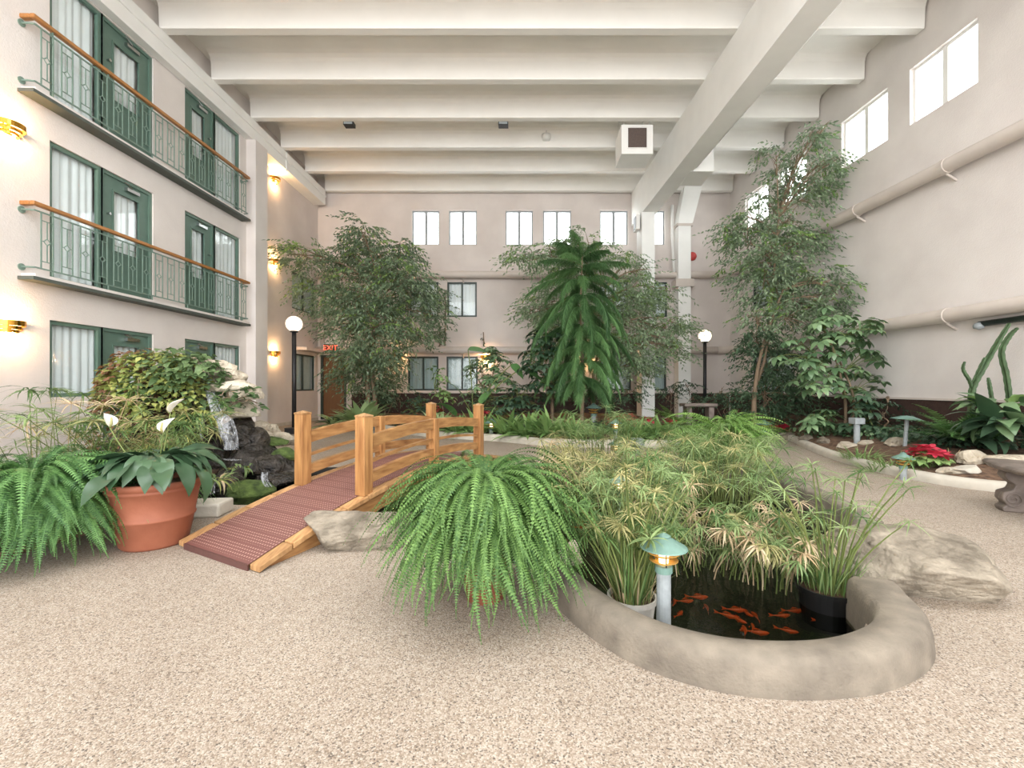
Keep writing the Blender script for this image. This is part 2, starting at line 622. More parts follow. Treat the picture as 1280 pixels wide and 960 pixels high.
def ring(mb, u0, u1, z0, z1, d0, d1, w, wb=None):
    wb = w if wb is None else wb
    mb.box(u0, u0 + w, d0, d1, z0, z1)
    mb.box(u1 - w, u1, d0, d1, z0, z1)
    mb.box(u0 + w, u1 - w, d0, d1, z1 - w, z1)
    if wb:
        mb.box(u0 + w, u1 - w, d0, d1, z0, z0 + wb)


def curtain(M, P, u0, u1, z0, z1, d, m, parent, amp=.018, k=None):
    mb = MB(Matrix.Translation(-P) @ M)
    n = max(16, int((u1 - u0) / .022))
    ph = R.random() * 6
    vs = []
    for i in range(n + 1):
        u = u0 + (u1 - u0) * i / n
        w = u * 46 + ph + .9 * math.sin(u * 11 + ph)
        for z in (z0, z1):
            vs.append((u, d + amp * math.sin(w) + .006 * math.sin(w * 2.3), z))
    mb.add(vs, [(2 * i, 2 * i + 2, 2 * i + 3, 2 * i + 1) for i in range(n)])
    mb.build('curtain', m, parent, smooth=True, fix=False)


WN = [0]
DN = [0]


def window(label, M, u0, u1, z0, z1, fm, fw=.05, mull=True, inset=.05, curt=None, sky=False):
    WN[0] += 1
    P = M @ Vector(((u0 + u1) / 2, 0, z0))
    root = thing('window_%d' % WN[0], label, 'window', P, kind='structure')
    T = Matrix.Translation(-P) @ M
    mb = MB(T)
    ring(mb, u0, u1, z0, z1, inset, inset + .06, fw)
    um = (u0 + u1) / 2
    bays = [(u0 + fw, u1 - fw)]
    if mull:
        fm_ = fw * (1.0 if sky else .5)
        mb.box(um - fm_, um + fm_, inset + .002, inset + .058, z0 + fw, z1 - fw)
        bays = [(u0 + fw, um - fm_), (um + fm_, u1 - fw)]
    mb.build('frame', fm, root)
    for a, b in bays:
        q = MB(T)
        q.box(a, b, inset + .028, inset + .034, z0 + fw, z1 - fw)
        q.build('pane', G_pane, root)
    if curt:
        curtain(M, P, u0 + fw * .5, u1 - fw * .5, z0 + .01, z1 - .01, inset + .11, curt, root)
    return root


def door(label, M, u0, u1, z0, z1, lock_left, glass_z0=None):
    DN[0] += 1
    P = M @ Vector(((u0 + u1) / 2, 0, z0))
    root = thing('door_%d' % DN[0], label, 'door', P, kind='structure')
    T = Matrix.Translation(-P) @ M
    mb = MB(T)
    ring(mb, u0, u1, z0, z1, .03, .11, .06, 0.02)
    mb.build('frame', M_green, root)
    a, b, c, d = u0 + .06, u1 - .06, z0 + .02, z1 - .06
    w = .2
    gz = c + .75
    lf = MB(T)
    lf.box(a, a + w, .06, .10, c, d)
    lf.box(b - w, b, .06, .10, c, d)
    lf.box(a + w, b - w, .06, .10, c, gz)
    lf.box(a + w, b - w, .06, .10, d - .22, d)
    ring(lf, a + w - .015, b - w + .015, gz - .015, d - .205, .05, .06, .03)
    lf.build('door_leaf', M_green, root)
    pn = MB(T)
    pn.box(a + w, b - w, .078, .083, gz, d - .22)
    pn.build('pane', G_pane, root)
    curtain(M, P, a + w - .02, b - w + .02, gz - .02, d - .2, .15, M_curt, root, .012)
    cl = MB(T)
    ku = a + .09 if lock_left else b - .09
    cl.tube([(ku, .06, c + 1.0 + .38), (ku, .0, c + 1.38)], [.018, .024], 10)
    cl.build('deadbolt', M_silver, root)
    cs = MB(T)
    um = (u0 + u1) / 2
    cs.box(um - .05, um + .22, -.005, .055, d - .13, d - .07)
    cs.tube([(um + .05, -.01, d - .06), (um - .16, -.05, d - .03), (um - .02, .0, d - .01)], .011, 6)
    cs.build('door_closer', M_silver, root)
    return root


# ---- floor with pond opening
POND = [(.30, 2.95), (-.3, 3.35), (-1.0, 3.95), (-1.8, 4.55), (-2.5, 4.75), (-3.2, 4.80), (-3.8, 5.05), (-4.3, 5.7), (-4.1, 6.5), (-3.2, 6.95),
        (-2.2, 6.9), (-1.2, 6.5), (-.5, 6.45), (.1, 6.7), (1.0, 6.85), (2.0, 6.8), (2.75, 6.5), (3.12, 5.8), (3.1, 4.8), (2.9, 3.9), (2.45, 3.2),
        (2.12, 2.72), (1.78, 2.38), (1.60, 2.16), (1.38, 2.06), (1.12, 2.02), (.87, 2.06), (.65, 2.19), (.48, 2.42), (.36, 2.7)]
pond_c = [Vector((v.x, v.y, 0)) for v in catmull([(x, y, 0) for x, y in POND], 3, True)]
outer = [Vector(v) for v in ((-9, YF, 0), (9, YF, 0), (9, 17, 0), (-9, 17, 0))]
tri = tessellate_polygon([outer, pond_c])
mb = MB()
mb.add(outer + pond_c, [t for t in tri])
fl = mb.build('floor', M_floor, fix=False)
for pl in fl.data.polygons:
    if pl.normal.z < 0:
        pl.flip()
tag(fl, 'pebble aggregate floor winding between the planting beds', 'floor', kind='structure')
n = len(pond_c)
mb = MB()
mb.add([(v.x, v.y, 0) for v in pond_c] + [(v.x, v.y, -.5) for v in pond_c], [(k, (k + 1) % n, n + (k + 1) % n, n + k) for k in range(n)] + [tuple(range(n, 2 * n))])
tag(mb.build('pond_basin', M_pond, fix=False), 'dark sunken basin holding the pond water', 'pond', kind='structure')
mb = MB()
mb.add([(v.x, v.y, -.10) for v in pond_c], [tuple(range(n))])
wt = mb.build('pond_water', M_water, fix=False)
tag(wt, 'dark still pond water running under the bridge', 'water', kind='structure')

# ---- walls
lv = [(0.1, 2.26), (2.88, 5.02), (5.58, 7.68)]
holes = []
for k, (a, b) in enumerate(lv):
    wa = 1.07 if k == 0 else a
    holes += [(7.0, 7.88, wa, b, 1), (7.88, 8.96, a, b, 1), (9.79, 10.74, a, b, 1), (10.74, 11.69, wa, b, 1)]
wl = wall_panel('wall_left', 'pale plaster wall with guest room doors and balconies', W_left, YF, 11.95, 0, ZT, holes, .3, M_wall)
lvl = ['ground', 'middle', 'top']
for k, (a, b) in enumerate(lv):
    wa = 1.07 if k == 0 else a
    window('green framed %s floor curtained window at left end of the wall' % lvl[k], W_left, 7.0, 7.88, wa, b, M_green, .06, False, .03, M_curt)
    door('green %s floor room door right of the nearest window' % lvl[k], W_left, 7.88, 8.96, a, b, True)
    door('green %s floor room door next to the pilaster window' % lvl[k], W_left, 9.79, 10.74, a, b, False)
    window('green framed %s floor curtained window beside the pilaster' % lvl[k], W_left, 10.74, 11.69, wa, b, M_green, .06, False, .03, M_curt)
mb = MB()
mb.box(-7.6, -7.03, 11.95, 12.5, 0, 7.7)
mb.box(-7.6, -7.28, 11.95, 12.5, 7.7, ZT)
tag(mb.build('wall_pilaster', M_wall), 'pale pilaster projecting at the end of the balcony wall', 'pilaster', kind='structure')
wall_panel('wall_left_far', 'recessed plaster wall beyond the pilaster', W_rec, 12.4, YB + .1, 0, ZT,
           [(14.74, 16.36, 3.76, 4.97, 1), (14.74, 16.36, 1.07, 2.31, 1)], .3, M_wall_back)
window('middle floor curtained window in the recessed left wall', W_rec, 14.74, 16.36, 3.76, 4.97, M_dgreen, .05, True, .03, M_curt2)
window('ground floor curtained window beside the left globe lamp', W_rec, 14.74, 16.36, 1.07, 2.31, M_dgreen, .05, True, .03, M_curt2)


def bx(px):
    return (px - CX) * YB / F


up = [(515, 549), (561, 596), (632, 666), (679, 714), (750, 785), (797, 831)]
bh = [(bx(a), bx(b), 6.375, 7.63, 0) for a, b in up]
lw = [(512, 548, 3.75, 5.02), (559, 596, 3.75, 5.02), (750, 785, 3.75, 5.02), (797, 834, 3.75, 5.02),
      (510, 548, 1.07, 2.31), (558, 597, 1.07, 2.31), (750, 789, 1.07, 2.31), (797, 833, 1.07, 2.31)]
bh += [(bx(a), bx(b), c, d, 1) for a, b, c, d in lw]
dh = (bx(401), bx(433), 0.02, 2.36, 1)
wall_panel('wall_back', 'taupe plaster far wall with high daylight windows', W_back, -7.6, 8.0, 0, ZT, bh + [dh], .3, M_wall_back)
nm = ['leftmost', 'second from left', 'third from left', 'fourth from left', 'fifth from left', 'rightmost']
for (a, b), s in zip(up, nm):
    window('%s of the six white daylight windows high on the far wall' % s, W_back, bx(a), bx(b), 6.375, 7.63, M_grey, .045, True, .08, sky=True)  # white frames made grey; their backlit darkness is put into the colour
ln = ['middle floor window half hidden behind the left fig tree', 'middle floor window just right of the left fig tree',
      'middle floor window behind the centre fig tree', 'middle floor window behind the white column',
      'ground floor window between two lit sconces, left one of the pair', 'ground floor window right of the left pair under the pipe',
      'ground floor window hidden behind the drooping pine', 'ground floor window right of the white column']
for (a, b, c, d), s in zip(lw, ln):
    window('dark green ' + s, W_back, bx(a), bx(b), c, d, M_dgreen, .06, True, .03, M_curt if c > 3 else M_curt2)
# exit door
DN[0] += 1
P = W_back @ Vector(((dh[0] + dh[1]) / 2, 0, 0.02))
root = thing('door_%d' % DN[0], 'brown exit door in the far left corner under the sign', 'door', P, kind='structure')
T = Matrix.Translation(-P) @ W_back
mb = MB(T)
ring(mb, dh[0], dh[1], 0.02, 2.36, -.02, .1, .08, .02)
mb.build('frame', M_dgreen, root)
mb = MB(T)
mb.box(dh[0] + .08, dh[1] - .08, .05, .1, .04, 2.28)
mb.build('door_leaf', M_brown_door, root)
mb = MB(T)
mb.box(dh[1] - .2, dh[1] - .14, .0, .05, 1.0, 1.16)
mb.build('push_plate', M_silver, root)

rw = [(3.42, 4.76), (5.29, 6.62), (7.93, 9.26), (9.79, 11.13), (12.42, 13.72), (14.22, 15.56)]
rh = [(a, b, 6.53, 7.66, 0) for a, b in rw] + [(13.0, 15.1, 3.76, 4.97, 1), (13.0, 15.1, 1.07, 2.31, 1)]
wall_panel('wall_right', 'pale plaster side wall with painted ducts', W_right, YF, YB + .1, 0, ZT, rh, .3, M_wall)
rn = ['outside the picture, nearer one', 'outside the picture, farther one', 'nearest in view', 'second nearest in view', 'third nearest, behind the tall fig', 'farthest, behind the tall fig']
for (a, b), s in zip(rw, rn):
    window('white daylight window high on the right wall, %s' % s, W_right, a, b, 6.53, 7.66, M_white, .05, True, .08, sky=True)
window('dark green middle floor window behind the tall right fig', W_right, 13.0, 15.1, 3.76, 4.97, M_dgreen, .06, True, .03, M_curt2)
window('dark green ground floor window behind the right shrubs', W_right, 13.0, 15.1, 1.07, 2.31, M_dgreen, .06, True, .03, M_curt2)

# base band
mb = MB(W_back)
mb.box(bx(440), 7.45, -.03, 0, 0, .97)
bb = mb.build('baseboard_back', M_band)
tag(bb, 'dark brown base band along the far wall', 'baseboard', kind='structure')
mb = MB(W_back)
mb.box(bx(440), 7.42, -.06, 0, .97, 1.01)
mb.build('cap_strip', M_pipe, bb)
mb = MB(W_right)
mb.box(3, YB - .1, -.03, 0, 0, .97)
bb = mb.build('baseboard_right', M_band)
tag(bb, 'dark brown base band along the right wall', 'baseboard', kind='structure')
mb = MB(W_right)
mb.box(3, YB - .1, -.06, 0, .97, 1.01)
mb.build('cap_strip', M_pipe, bb)
mb = MB(W_rec)
mb.box(12.5, YB, -.02, 0, 0, .1)
tag(mb.build('baseboard_left', M_conc2), 'low pale skirting below the recessed wall', 'baseboard', kind='structure')

# ---- ceiling, beams, ledger, girder
mb = MB()
mb.box(-7.8, 8.9, YC, 17, ZT, ZT + .2)
mb.box(-7.8, 8.9, YF, 0.3, ZT, ZT + .2)
ce = mb.build('ceiling', M_ceil)
tag(ce, 'cream painted concrete ceiling with deep ribs', 'ceiling', kind='structure')
prof = [(-.30, 0), (-.20, -.03), (-.14, -.09), (-.115, -.17), (-.10, -.52), (-.085, -.55), (.085, -.55), (.10, -.52), (.115, -.17), (.14, -.09), (.20, -.03), (.30, 0)]
y = 16.42
while y > YC:
    mb = MB()
    x0, x1 = -7.12, xr(y) - .03
    pr = [(max(a, -9) if y < 16 else min(a, .12), z) for a, z in prof]
    k = len(pr)
    mb.add([(x0, y + a, ZT + z) for a, z in pr] + [(x1, y + a, ZT + z) for a, z in pr],
           [(i, i + 1, k + i + 1, k + i) for i in range(k - 1)] + [tuple(range(k)), tuple(range(k, 2 * k))])
    mb.build('ceiling_rib', M_ceil, ce)
    y -= 1.485
mb = MB()
mb.box(-7.27, -7.1, YF, 16.3, 7.7, 8.23)
led = mb.build('trim_1', M_white)
tag(led, 'white ledger beam carrying the ceiling ribs over the balconies', 'beam', kind='structure')
mb = MB()
mb.box(-7.5, -7.275, 12.5, 16.3, 7.7, 8.23)
mb.build('ledger_back', M_white, led)
mb = MB()
mb.box(-7.1, -7.07, YF, 16.3, 7.98, 8.03)
mb.build('ledger_strip', M_white, led)
mb = MB()
mb.tube([(-7.085, 13.6, 7.64), (-7.085, 13.6, 8.2)], .02, 8)
mb.build('conduit', M_white, led)


def gx(y):
    return 4.514 - .037 * y


mb = MB()
vs = []
for y in (YF, 16.55):
    for dx, z in ((0, 7.04), (.5, 7.04), (.5, 8.24), (0, 8.24)):
        vs.append((gx(y) + dx, y, z))
mb.add(vs, [(0, 1, 2, 3), (7, 6, 5, 4), (0, 4, 5, 1), (1, 5, 6, 2), (2, 6, 7, 3), (3, 7, 4, 0)])
gd = mb.build('girder', M_white)
tag(gd, 'long white girder crossing under the ceiling ribs', 'beam', kind='structure')
mb = MB()
mb.tube([(gx(y) + .53, y, 7.12) for y in (YF, 4, 8, 12.2)], .055, 10)
mb.build('girder_pipe', M_white, gd, smooth=True)
mb = MB()
mb.box(4.5, 5.12, 12.3, 13.2, 7.03, 7.7)
mb.build('bracket_box', M_white, gd)
mb = MB()
mb.box(3.93, 4.36, 15.2, 15.9, 0, 7.04)
cm = mb.build('column', M_white)
tag(cm, 'square white column under the far end of the girder', 'column', kind='structure')
mb = MB()
pol = [(5.68, 8.3), (6.30, 8.3), (5.98, 7.05), (5.90, 6.9), (5.90, .1), (5.46, .1), (5.46, 7.1)]
for yy in (16.1, 16.58):
    pass
k = len(pol)
mb.add([(a, 16.12, z) for a, z in pol] + [(a, 16.58, z) for a, z in pol],
       [tuple(range(k)), tuple(range(2 * k - 1, k - 1, -1))] + [(i, (i + 1) % k, k + (i + 1) % k, k + i) for i in range(k)])
c2 = mb.build('column_bent', M_white)
tag(c2, 'white bent support column fixed to the far wall', 'column', kind='structure')
mb = MB()
mb.box(5.36, 6.0, 16.06, 16.58, 4.75, 5.02)
mb.box(5.40, 5.96, 16.08, 16.58, 6.9, 6.98)
mb.build('collar', M_pipe, c2)
mb = MB()
mb.tube([(5.30, 16.3, 7.7), (5.30, 16.3, 6.6), (5.36, 16.3, 5.3)], .05, 8)
mb.build('downpipe', M_white, c2, smooth=True)

# hvac box
hv = thing('air_handler', 'white air handler box with brown grille under the ceiling', 'vent', (3.03, 12.6, 7.45))
mb = MB()
mb.box(-.42, .42, -.4, .4, 0, .78)
mb.build('housing', M_white, hv)
mb = MB()
ring(mb, -.27, .27, .14, .71, -.425, -.4, .02)
mb.build('grille_frame', M_white, hv)
mb = MB()
mb.box(-.25, .25, -.408, -.4, .16, .69)
mb.build('grille', M_vent, hv)
for sx_ in (-.34, .34):
    for sy_ in (-.32, .32):
        mb = MB()
        mb.tube([(sx_, sy_, .77), (sx_, sy_, ZT - 7.45)], .015, 6)
        mb.build('hanger', M_white, hv)
for px, s in ((435, 'left of the ceiling grille box'), (629, 'in the middle of the ceiling rib')):
    q = at(px, 154, 12.08)
    l = thing('spotlight', 'small dark square spotlight fixed %s' % s, 'lamp', q)
    mb = MB()
    mb.box(-.13, .13, 0, .2, -.03, .07)
    mb.build('housing', M_dark, l)
    mb = MB()
    mb.box(-.11, .11, -.012, 0, -.02, .06)
    mb.build('lens', M_grey, l)
q = at(683, 171, 13.3)
l = thing('ceiling_fixture', 'small round white fixture on a ceiling rib', 'lamp', q)
mb = MB()
mb.lathe([(0, -.12), (.1, -.1), (.13, -.02), (.13, .06), (0, .06)], 18)
mb.build('housing', M_white_plastic, l, smooth=True)
mb = MB()
mb.tube([(0, 0, .05), (0, .05, .5)], .02, 8)
mb.build('stem', M_white_plastic, l)
q = W_back @ Vector((bx(865), 0, 5.95))
l = thing('fire_bell', 'small red fire alarm bell beside the bent column', 'alarm', q)
mb = MB()
mb.tube([(0, -.01, 0), (0, -.06, 0), (0, -.10, 0)], [.16, .15, .06], 18)
mb.build('gong', M_red, l, smooth=True)
mb = MB()
mb.box(-.09, .09, -.01, 0, -.09, .09)
mb.build('back_box', M_red, l)
q = at(793, 280, 15.55)
l = thing('wall_speaker', 'small black speaker box on the side of the white column', 'speaker', (3.93, 15.5, q.z))
mb = MB()
mb.box(-.16, -.04, -.2, .2, -.25, .25)
mb.build('housing', M_white, l)
mb = MB()
mb.box(-.17, -.155, -.16, .16, -.2, .2)
mb.build('grille', M_dark, l)
mb = MB()
mb.box(-.05, 0, -.05, .05, -.05, .05)
mb.build('bracket', M_dark, l)


# ducts
def duct(z, lab1, lab2, r=.13):
    off = .2
    P = Vector((xr(4) - off, 4.0, z))
    root = thing('duct_pipe', lab1, 'pipe', P)
    T = Matrix.Translation(-P)
    mb = MB(T)
    mb.tube([(xr(y) - off, y, z) for y in (4.0, 6, 8, 10, 12, 14, 15.8)] + [(xr(16.2) - off - .07, 16.22, z), (xr(16.4) - off - .35, 16.4, z)], r, 18)
    mb.build('pipe', M_pipe, root, smooth=True)
    for y in (6.2, 8.3, 10.4, 12.5, 14.6):
        mb = MB(T)
        mb.tube([(xr(y) - off, y - .06, z), (xr(y) - off, y + .06, z)], r + .012, 18)
        mb.build('clamp', M_pipe, root)
        mb = MB(T)
        mb.tube([(xr(y) - off, y, z - r), (xr(y) - .0, y, z - r - .12)], .025, 6)
        mb.build('bracket', M_pipe, root)
    P = Vector((0, 16.4, z))
    root = thing('duct_pipe', lab2, 'pipe', P)
    T = Matrix.Translation(-P)
    mb = MB(T)
    mb.tube([(x, 16.4, z) for x in (xr(16.4) - off - .34, 6, 3, 0, -3, -6, -7.45)], r, 18)
    mb.build('pipe', M_pipe, root, smooth=True)
    for x in (-5, -2.2, .6, 3.2):
        mb = MB(T)
        mb.tube([(x - .06, 16.4, z), (x + .06, 16.4, z)], r + .012, 18)
        mb.build('clamp', M_pipe, root)
        mb = MB(T)
        mb.tube([(x, 16.4, z - r), (x, 16.6, z - r - .12)], .025, 6)
        mb.build('bracket', M_pipe, root)


duct(5.24, 'upper painted duct pipe running along the right wall', 'upper painted duct pipe running along the far wall')
duct(2.52, 'lower painted duct pipe running along the right wall', 'lower painted duct pipe running along the far wall')
# green conduit under lower duct
g0 = thing('track_bar', 'dark green bar with round grey end under the lower duct', 'pipe', (xr(6.5) - .15, 6.5, 2.3))
mb = MB()
mb.tube([(-.02, 1.3, 0), (.02, -2.0, 0)], .05, 10)
mb.build('bar', M_dgreen, g0, smooth=True)
mb = MB()
mb.lathe([(0, -.07), (.07, -.04), (.08, 0), (.05, .05), (0, .06)], 12, (-.05, 1.28, -.03))
mb.build('end_cap', M_grey, g0, smooth=True)
mb = MB()
mb.box(.08, .15, .2, .28, -.03, .04)
mb.box(-.01, .1, .22, .26, -.02, .02)
mb.build('bracket', M_dgreen, g0)

# ---- balconies
slabs = []
for z in (2.88, 5.58):
    mb = MB(W_left)
    mb.box(6.6, 11.74, -.21, 0, z - .05, z)
    slabs.append(mb.build('balcony_ledge', M_wall, wl))
    mb = MB(W_left)
    mb.box(6.55, 11.76, -.235, 0, z - .10, z - .05)
    mb.build('ledge_edge', M_under, wl)
# baluster panel mesh (local: u along y)
mb = MB()
w = .085
for s in (-w, w):
    mb.box(-.007, .007, s - .007, s + .007, .09, .92)
for z in (.20, .80):
    mb.box(-.006, .006, -w, w, z - .006, z + .006)
mb.box(-.005, .005, -.006, .006, .20, .45)
mb.box(-.005, .005, -.006, .006, .55, .80)
for a in range(4):
    c = [(0, .05), (.05, 0), (0, -.05), (-.05, 0)]
    p0, p1 = c[a], c[(a + 1) % 4]
    mb.tube([(0, p0[0], .5 + p0[1]), (0, p1[0], .5 + p1[1])], .008, 4)
for s in (-1, 1):
    mb.box(-.005, .005, min(s * .05, s * w), max(s * .05, s * w), .495, .505)
pan = mb.mesh('baluster_panel', M_rail)
for z, nm_ in ((2.88, 'lower'), (5.58, 'upper')):
    zr = z
    root = thing('balcony_railing', 'sage green %s balcony railing with oak handrail' % nm_, 'railing', (-7.10, 9.17, zr), group='balcony railings')
    L = 2.55
    for zz in (.09, .92):
        mb = MB()
        mb.box(-.01, .01, -L, L, zz - .01, zz + .01)
        for s in (-1, 1):
            mb.tube([(0, s * L, zz), (-.08, s * (L + .02), zz), (-.175, s * (L + .02), zz)], .014, 8)
            mb.tube([(-.165, s * (L + .02), zz), (-.18, s * (L + .02), zz)], .05, 12)
        mb.build('rail_bar', M_rail, root)
    for k in range(17):
        inst('baluster_panel', pan, root, (0, -L + .17 + k * (2 * L - .34) / 16, 0))
    for k in range(6):
        mb = MB()
        yy = -L + .25 + k * (2 * L - .5) / 5
        mb.box(-.008, .008, yy - .008, yy + .008, -.005, .09)
        mb.build('stanchion', M_rail, root)
        mb = MB()
        mb.box(-.008, .008, yy - .008, yy + .008, .92, 1.0)
        mb.build('stanchion', M_rail, root)
    mb = MB()
    mb.box(-.035, .04, -L - .05, L + .05, .985, 1.045)
    mb.box(-.18, -.035, -L - .05, -L + .03, .985, 1.045)
    mb.box(-.18, -.035, L - .03, L + .05, .985, 1.045)
    mb.build('handrail', M_oak, root, bevel=.012)


# ---- planter beds and curbs
def ruled(name, label, A, B, rows=8, m=None, seed=0):
    mb = MB()
    n = len(A)
    vs = []
    for j in range(rows + 1):
        f = j / rows
        for a, b in zip(A, B):
            v = Vector(a).lerp(Vector(b), f)
            if 0 < j < rows:
                v.z += .05 * noise.noise(Vector((v.x * 2.3, v.y * 2.3, seed)))
            vs.append(v)
    mb.add(vs, [(j * n + i, j * n + i + 1, (j + 1) * n + i + 1, (j + 1) * n + i) for j in range(rows) for i in range(n - 1)])
    o = mb.build(name, m or M_soil, smooth=True)
    return tag(o, label, 'soil', kind='structure')


curb_r = catmull([(6.75, 13.2, 0), (6.45, 11.8, 0), (6.13, 10.4, 0), (5.57, 8.7, 0), (5.25, 7.4, 0), (5.2, 6.4, 0), (5.33, 5.75, 0), (5.62, 5.4, 0), (6.2, 5.1, 0), (7.85, 4.7, 0)], 6)
cprof = [(-.09, 0), (-.09, .07), (-.07, .105), (-.03, .12), (.03, .12), (.07, .105), (.09, .07), (.09, 0)]
mb = MB()
sweep(mb, curb_r, cprof)
tag(mb.build('planter_curb', M_conc2, smooth=True), 'long low concrete curb edging the right hand planting bed', 'curb')
ruled('soil_right', 'brown soil of the right hand planting bed', [(v.x + .02, v.y, .085) for v in curb_r],
      [(xr(16.5 - 12.2 * i / (len(curb_r) - 1)) - .04, 16.5 - 12.2 * i / (len(curb_r) - 1), .42) for i in range(len(curb_r))], seed=1)
curb_b = catmull([(-5.9, 15.9, 0), (-5.6, 15, 0), (-4.8, 13.8, 0), (-3.2, 12, 0), (-2, 11.0, 0), (-.6, 10.3, 0), (.4, 9.55, 0), (1.2, 9.3, 0), (2.0, 9.3, 0), (3.2, 9.2, 0), (4.1, 9.6, 0), (4.6, 10.6, 0), (4.8, 12.5, 0), (4.9, 16.2, 0)], 6)
mb = MB()
sweep(mb, curb_b, [(a, z * 1.25) for a, z in cprof])
tag(mb.build('planter_curb', M_conc2, smooth=True), 'low concrete curb edging the far bed behind the bridge', 'curb')
ruled('soil_back', 'brown soil of the far planting bed', [(v.x, v.y, .10) for v in curb_b],
      [(-5.8 + 10.7 * i / (len(curb_b) - 1), 16.5, .25) for i in range(len(curb_b))], seed=2)
bedl = [(-7.27, 2.2), (-4.4, 2.6), (-3.75, 3.3), (-3.6, 4.2), (-3.5, 4.6), (-3.9, 4.95), (-4.4, 5.6), (-4.25, 6.6), (-3.8, 7.2), (-4.2, 8.0), (-5.5, 9.0), (-7.27, 9.6)]
mb = MB()
mb.prism(bedl, -.02, .05)
tag(mb.build('soil_left', M_soil), 'dark soil around the rock waterfall', 'soil', kind='structure')

# front pond curb
fc = [(.22, 2.80), (.27, 2.62), (.40, 2.33), (.585, 2.09), (.84, 1.945), (1.12, 1.905), (1.41, 1.945), (1.69, 2.08), (1.865, 2.26), (1.955, 2.50), (2.0, 2.62)]
path = catmull([(x, y, 0) for x, y in fc], 8)
mb = MB()
n = len(path)
vs, fs = [], []
base = [(-.5, -.12), (-.5, .08), (-.46, .125), (-.36, .15), (0, .157), (.36, .148), (.47, .12), (.53, .07), (.56, 0), (.56, -.02)]
for i, p in enumerate(path):
    d = path[min(i + 1, n - 1)] - path[max(i - 1, 0)]
    d.normalize()
    nn = Vector((d.y, -d.x, 0))
    f = i / (n - 1)
    w = .17 + .10 * max(0, (f - .55) / .45)
    e = min(f / .03, 1, (1 - f) / .015)
    e = math.sqrt(max(e, .02)) if e < 1 else 1
    for a, z in base:
        vs.append(p + nn * (a * w * (.35 + .65 * e)) + Vector((0, 0, z * (.5 + .5 * e) if z > 0 else z)))
k = len(base)
for i in range(n - 1):
    for j in range(k - 1):
        fs.append((i * k + j, (i + 1) * k + j, (i + 1) * k + j + 1, i * k + j + 1))
fs += [tuple(range(k)), tuple((n - 1) * k + j for j in range(k))]
mb.add(vs, fs)
tag(mb.build('pond_curb', M_conc, smooth=True), 'thick rounded concrete curb wrapping the near end of the pond', 'curb')
mb = MB()
pr = [(-.09, -.2), (-.09, .09), (-.06, .12), (.08, .12), (.11, .09), (.11, 0)]
pth = catmull([(x, y, 0) for x, y in [(.05, 6.78), (.6, 6.85), (1.2, 6.9), (2.0, 6.86), (2.8, 6.52), (3.17, 5.8), (3.15, 4.8), (2.95, 3.9)]], 6)
sweep(mb, [Vector((v.x, v.y, 0)) for v in pth], [(-a, z) for a, z in pr])
tag(mb.build('pond_curb', M_conc, smooth=True), 'low concrete curb along the far and right sides of the pond', 'curb')

# =================================================================== OBJECTS
from mathutils.bvhtree import BVHTree
bpy.context.view_layer.update()
gv, gf = [], []
for nm in ('floor', 'soil_right', 'soil_back', 'soil_left', 'pond_basin'):
    me = bpy.data.objects[nm].data
    o0 = len(gv)
    gv += [v.co.copy() for v in me.vertices]
    gf += [[i + o0 for i in pl.vertices] for pl in me.polygons]
BV = BVHTree.FromPolygons(gv, gf)


def drop(x, y):
    h = BV.ray_cast(Vector((x, y, 1.5)), Vector((0, 0, -1)))
    return Vector((x, y, h[0].z if h[0] else 0))


def dirt(px, Y):
    """ground point under image column px at distance Y"""
    return drop((px - CX) * Y / F, Y)


def rock_mesh(seed, sx, sy, sz, mats, facets=16, sub=4, rough=.05, flat=.35, extra=()):
    r = random.Random(seed)
    bm = bmesh.new()
    bmesh.ops.create_icosphere(bm, subdivisions=sub, radius=1)
    pl = []
    for _ in range(facets):
        v = Vector((r.gauss(0, 1), r.gauss(0, 1), r.gauss(0, 1))).normalized()
        pl.append((v, r.uniform(.66, .98)))
    pl.append((Vector((0, 0, -1)), flat))
    pl += [(Vector(v).normalized(), h) for v, h in extra]
    so = Vector((seed * 1.7, seed * .3, 0))
    for v in bm.verts:
        d = v.co.normalized()
        rad = 1.12
        for nrm, h in pl:
            c = d.dot(nrm)
            if c > .05:
                rad = min(rad, h / c)
        rad *= 1 + rough * noise.fractal(d * 2.0 + so, .9, 2.1, 6)
        q = d * rad
        rg = abs(noise.noise(Vector((q.x * 3, q.y * 3, q.z * 7)) + so))      # bedding cracks
        rad *= 1 - .05 * max(0, 1 - rg * 9)
        v.co = Vector((d.x * rad * sx, d.y * rad * sy, d.z * rad * sz))
    zmin = min(v.co.z for v in bm.verts)
    for v in bm.verts:
        v.co.z -= zmin
    me = bpy.data.meshes.new('rock')
    bm.to_mesh(me)
    bm.free()
    me.materials.append(mats)
    me.polygons.foreach_set('use_smooth', [sub > 4] * len(me.polygons))
    return me


def rock(name, label, cat, loc, size, seed, m, rz=0, tilt=(0, 0), sub=4, parent=None, facets=16, group=None, rough=.05, extra=()):
    o = bpy.data.objects.new(name, rock_mesh(seed, *size, m, facets, sub, rough, .35, extra))
    col.objects.link(o)
    o.location = loc
    o.rotation_euler = (tilt[0], tilt[1], rz)
    if parent:
        o.parent = parent
    else:
        tag(o, label, cat, group)
    return o


# ---- bridge
BO = Vector((-2.226, 3.285, 0))
bd = Vector((.325, .946, 0)).normalized()
ba = Vector((.872, -.489, 0)).normalized()
BL = 4.83
V1, V2, V3 = 1.165, 2.415, 3.665


def dz(v):
    return .035 + .30 * (1 - ((v - BL / 2) / (BL / 2)) ** 2)


bridge = thing('garden_bridge', 'arched cedar footbridge with brown mat crossing the pond', 'bridge', BO)


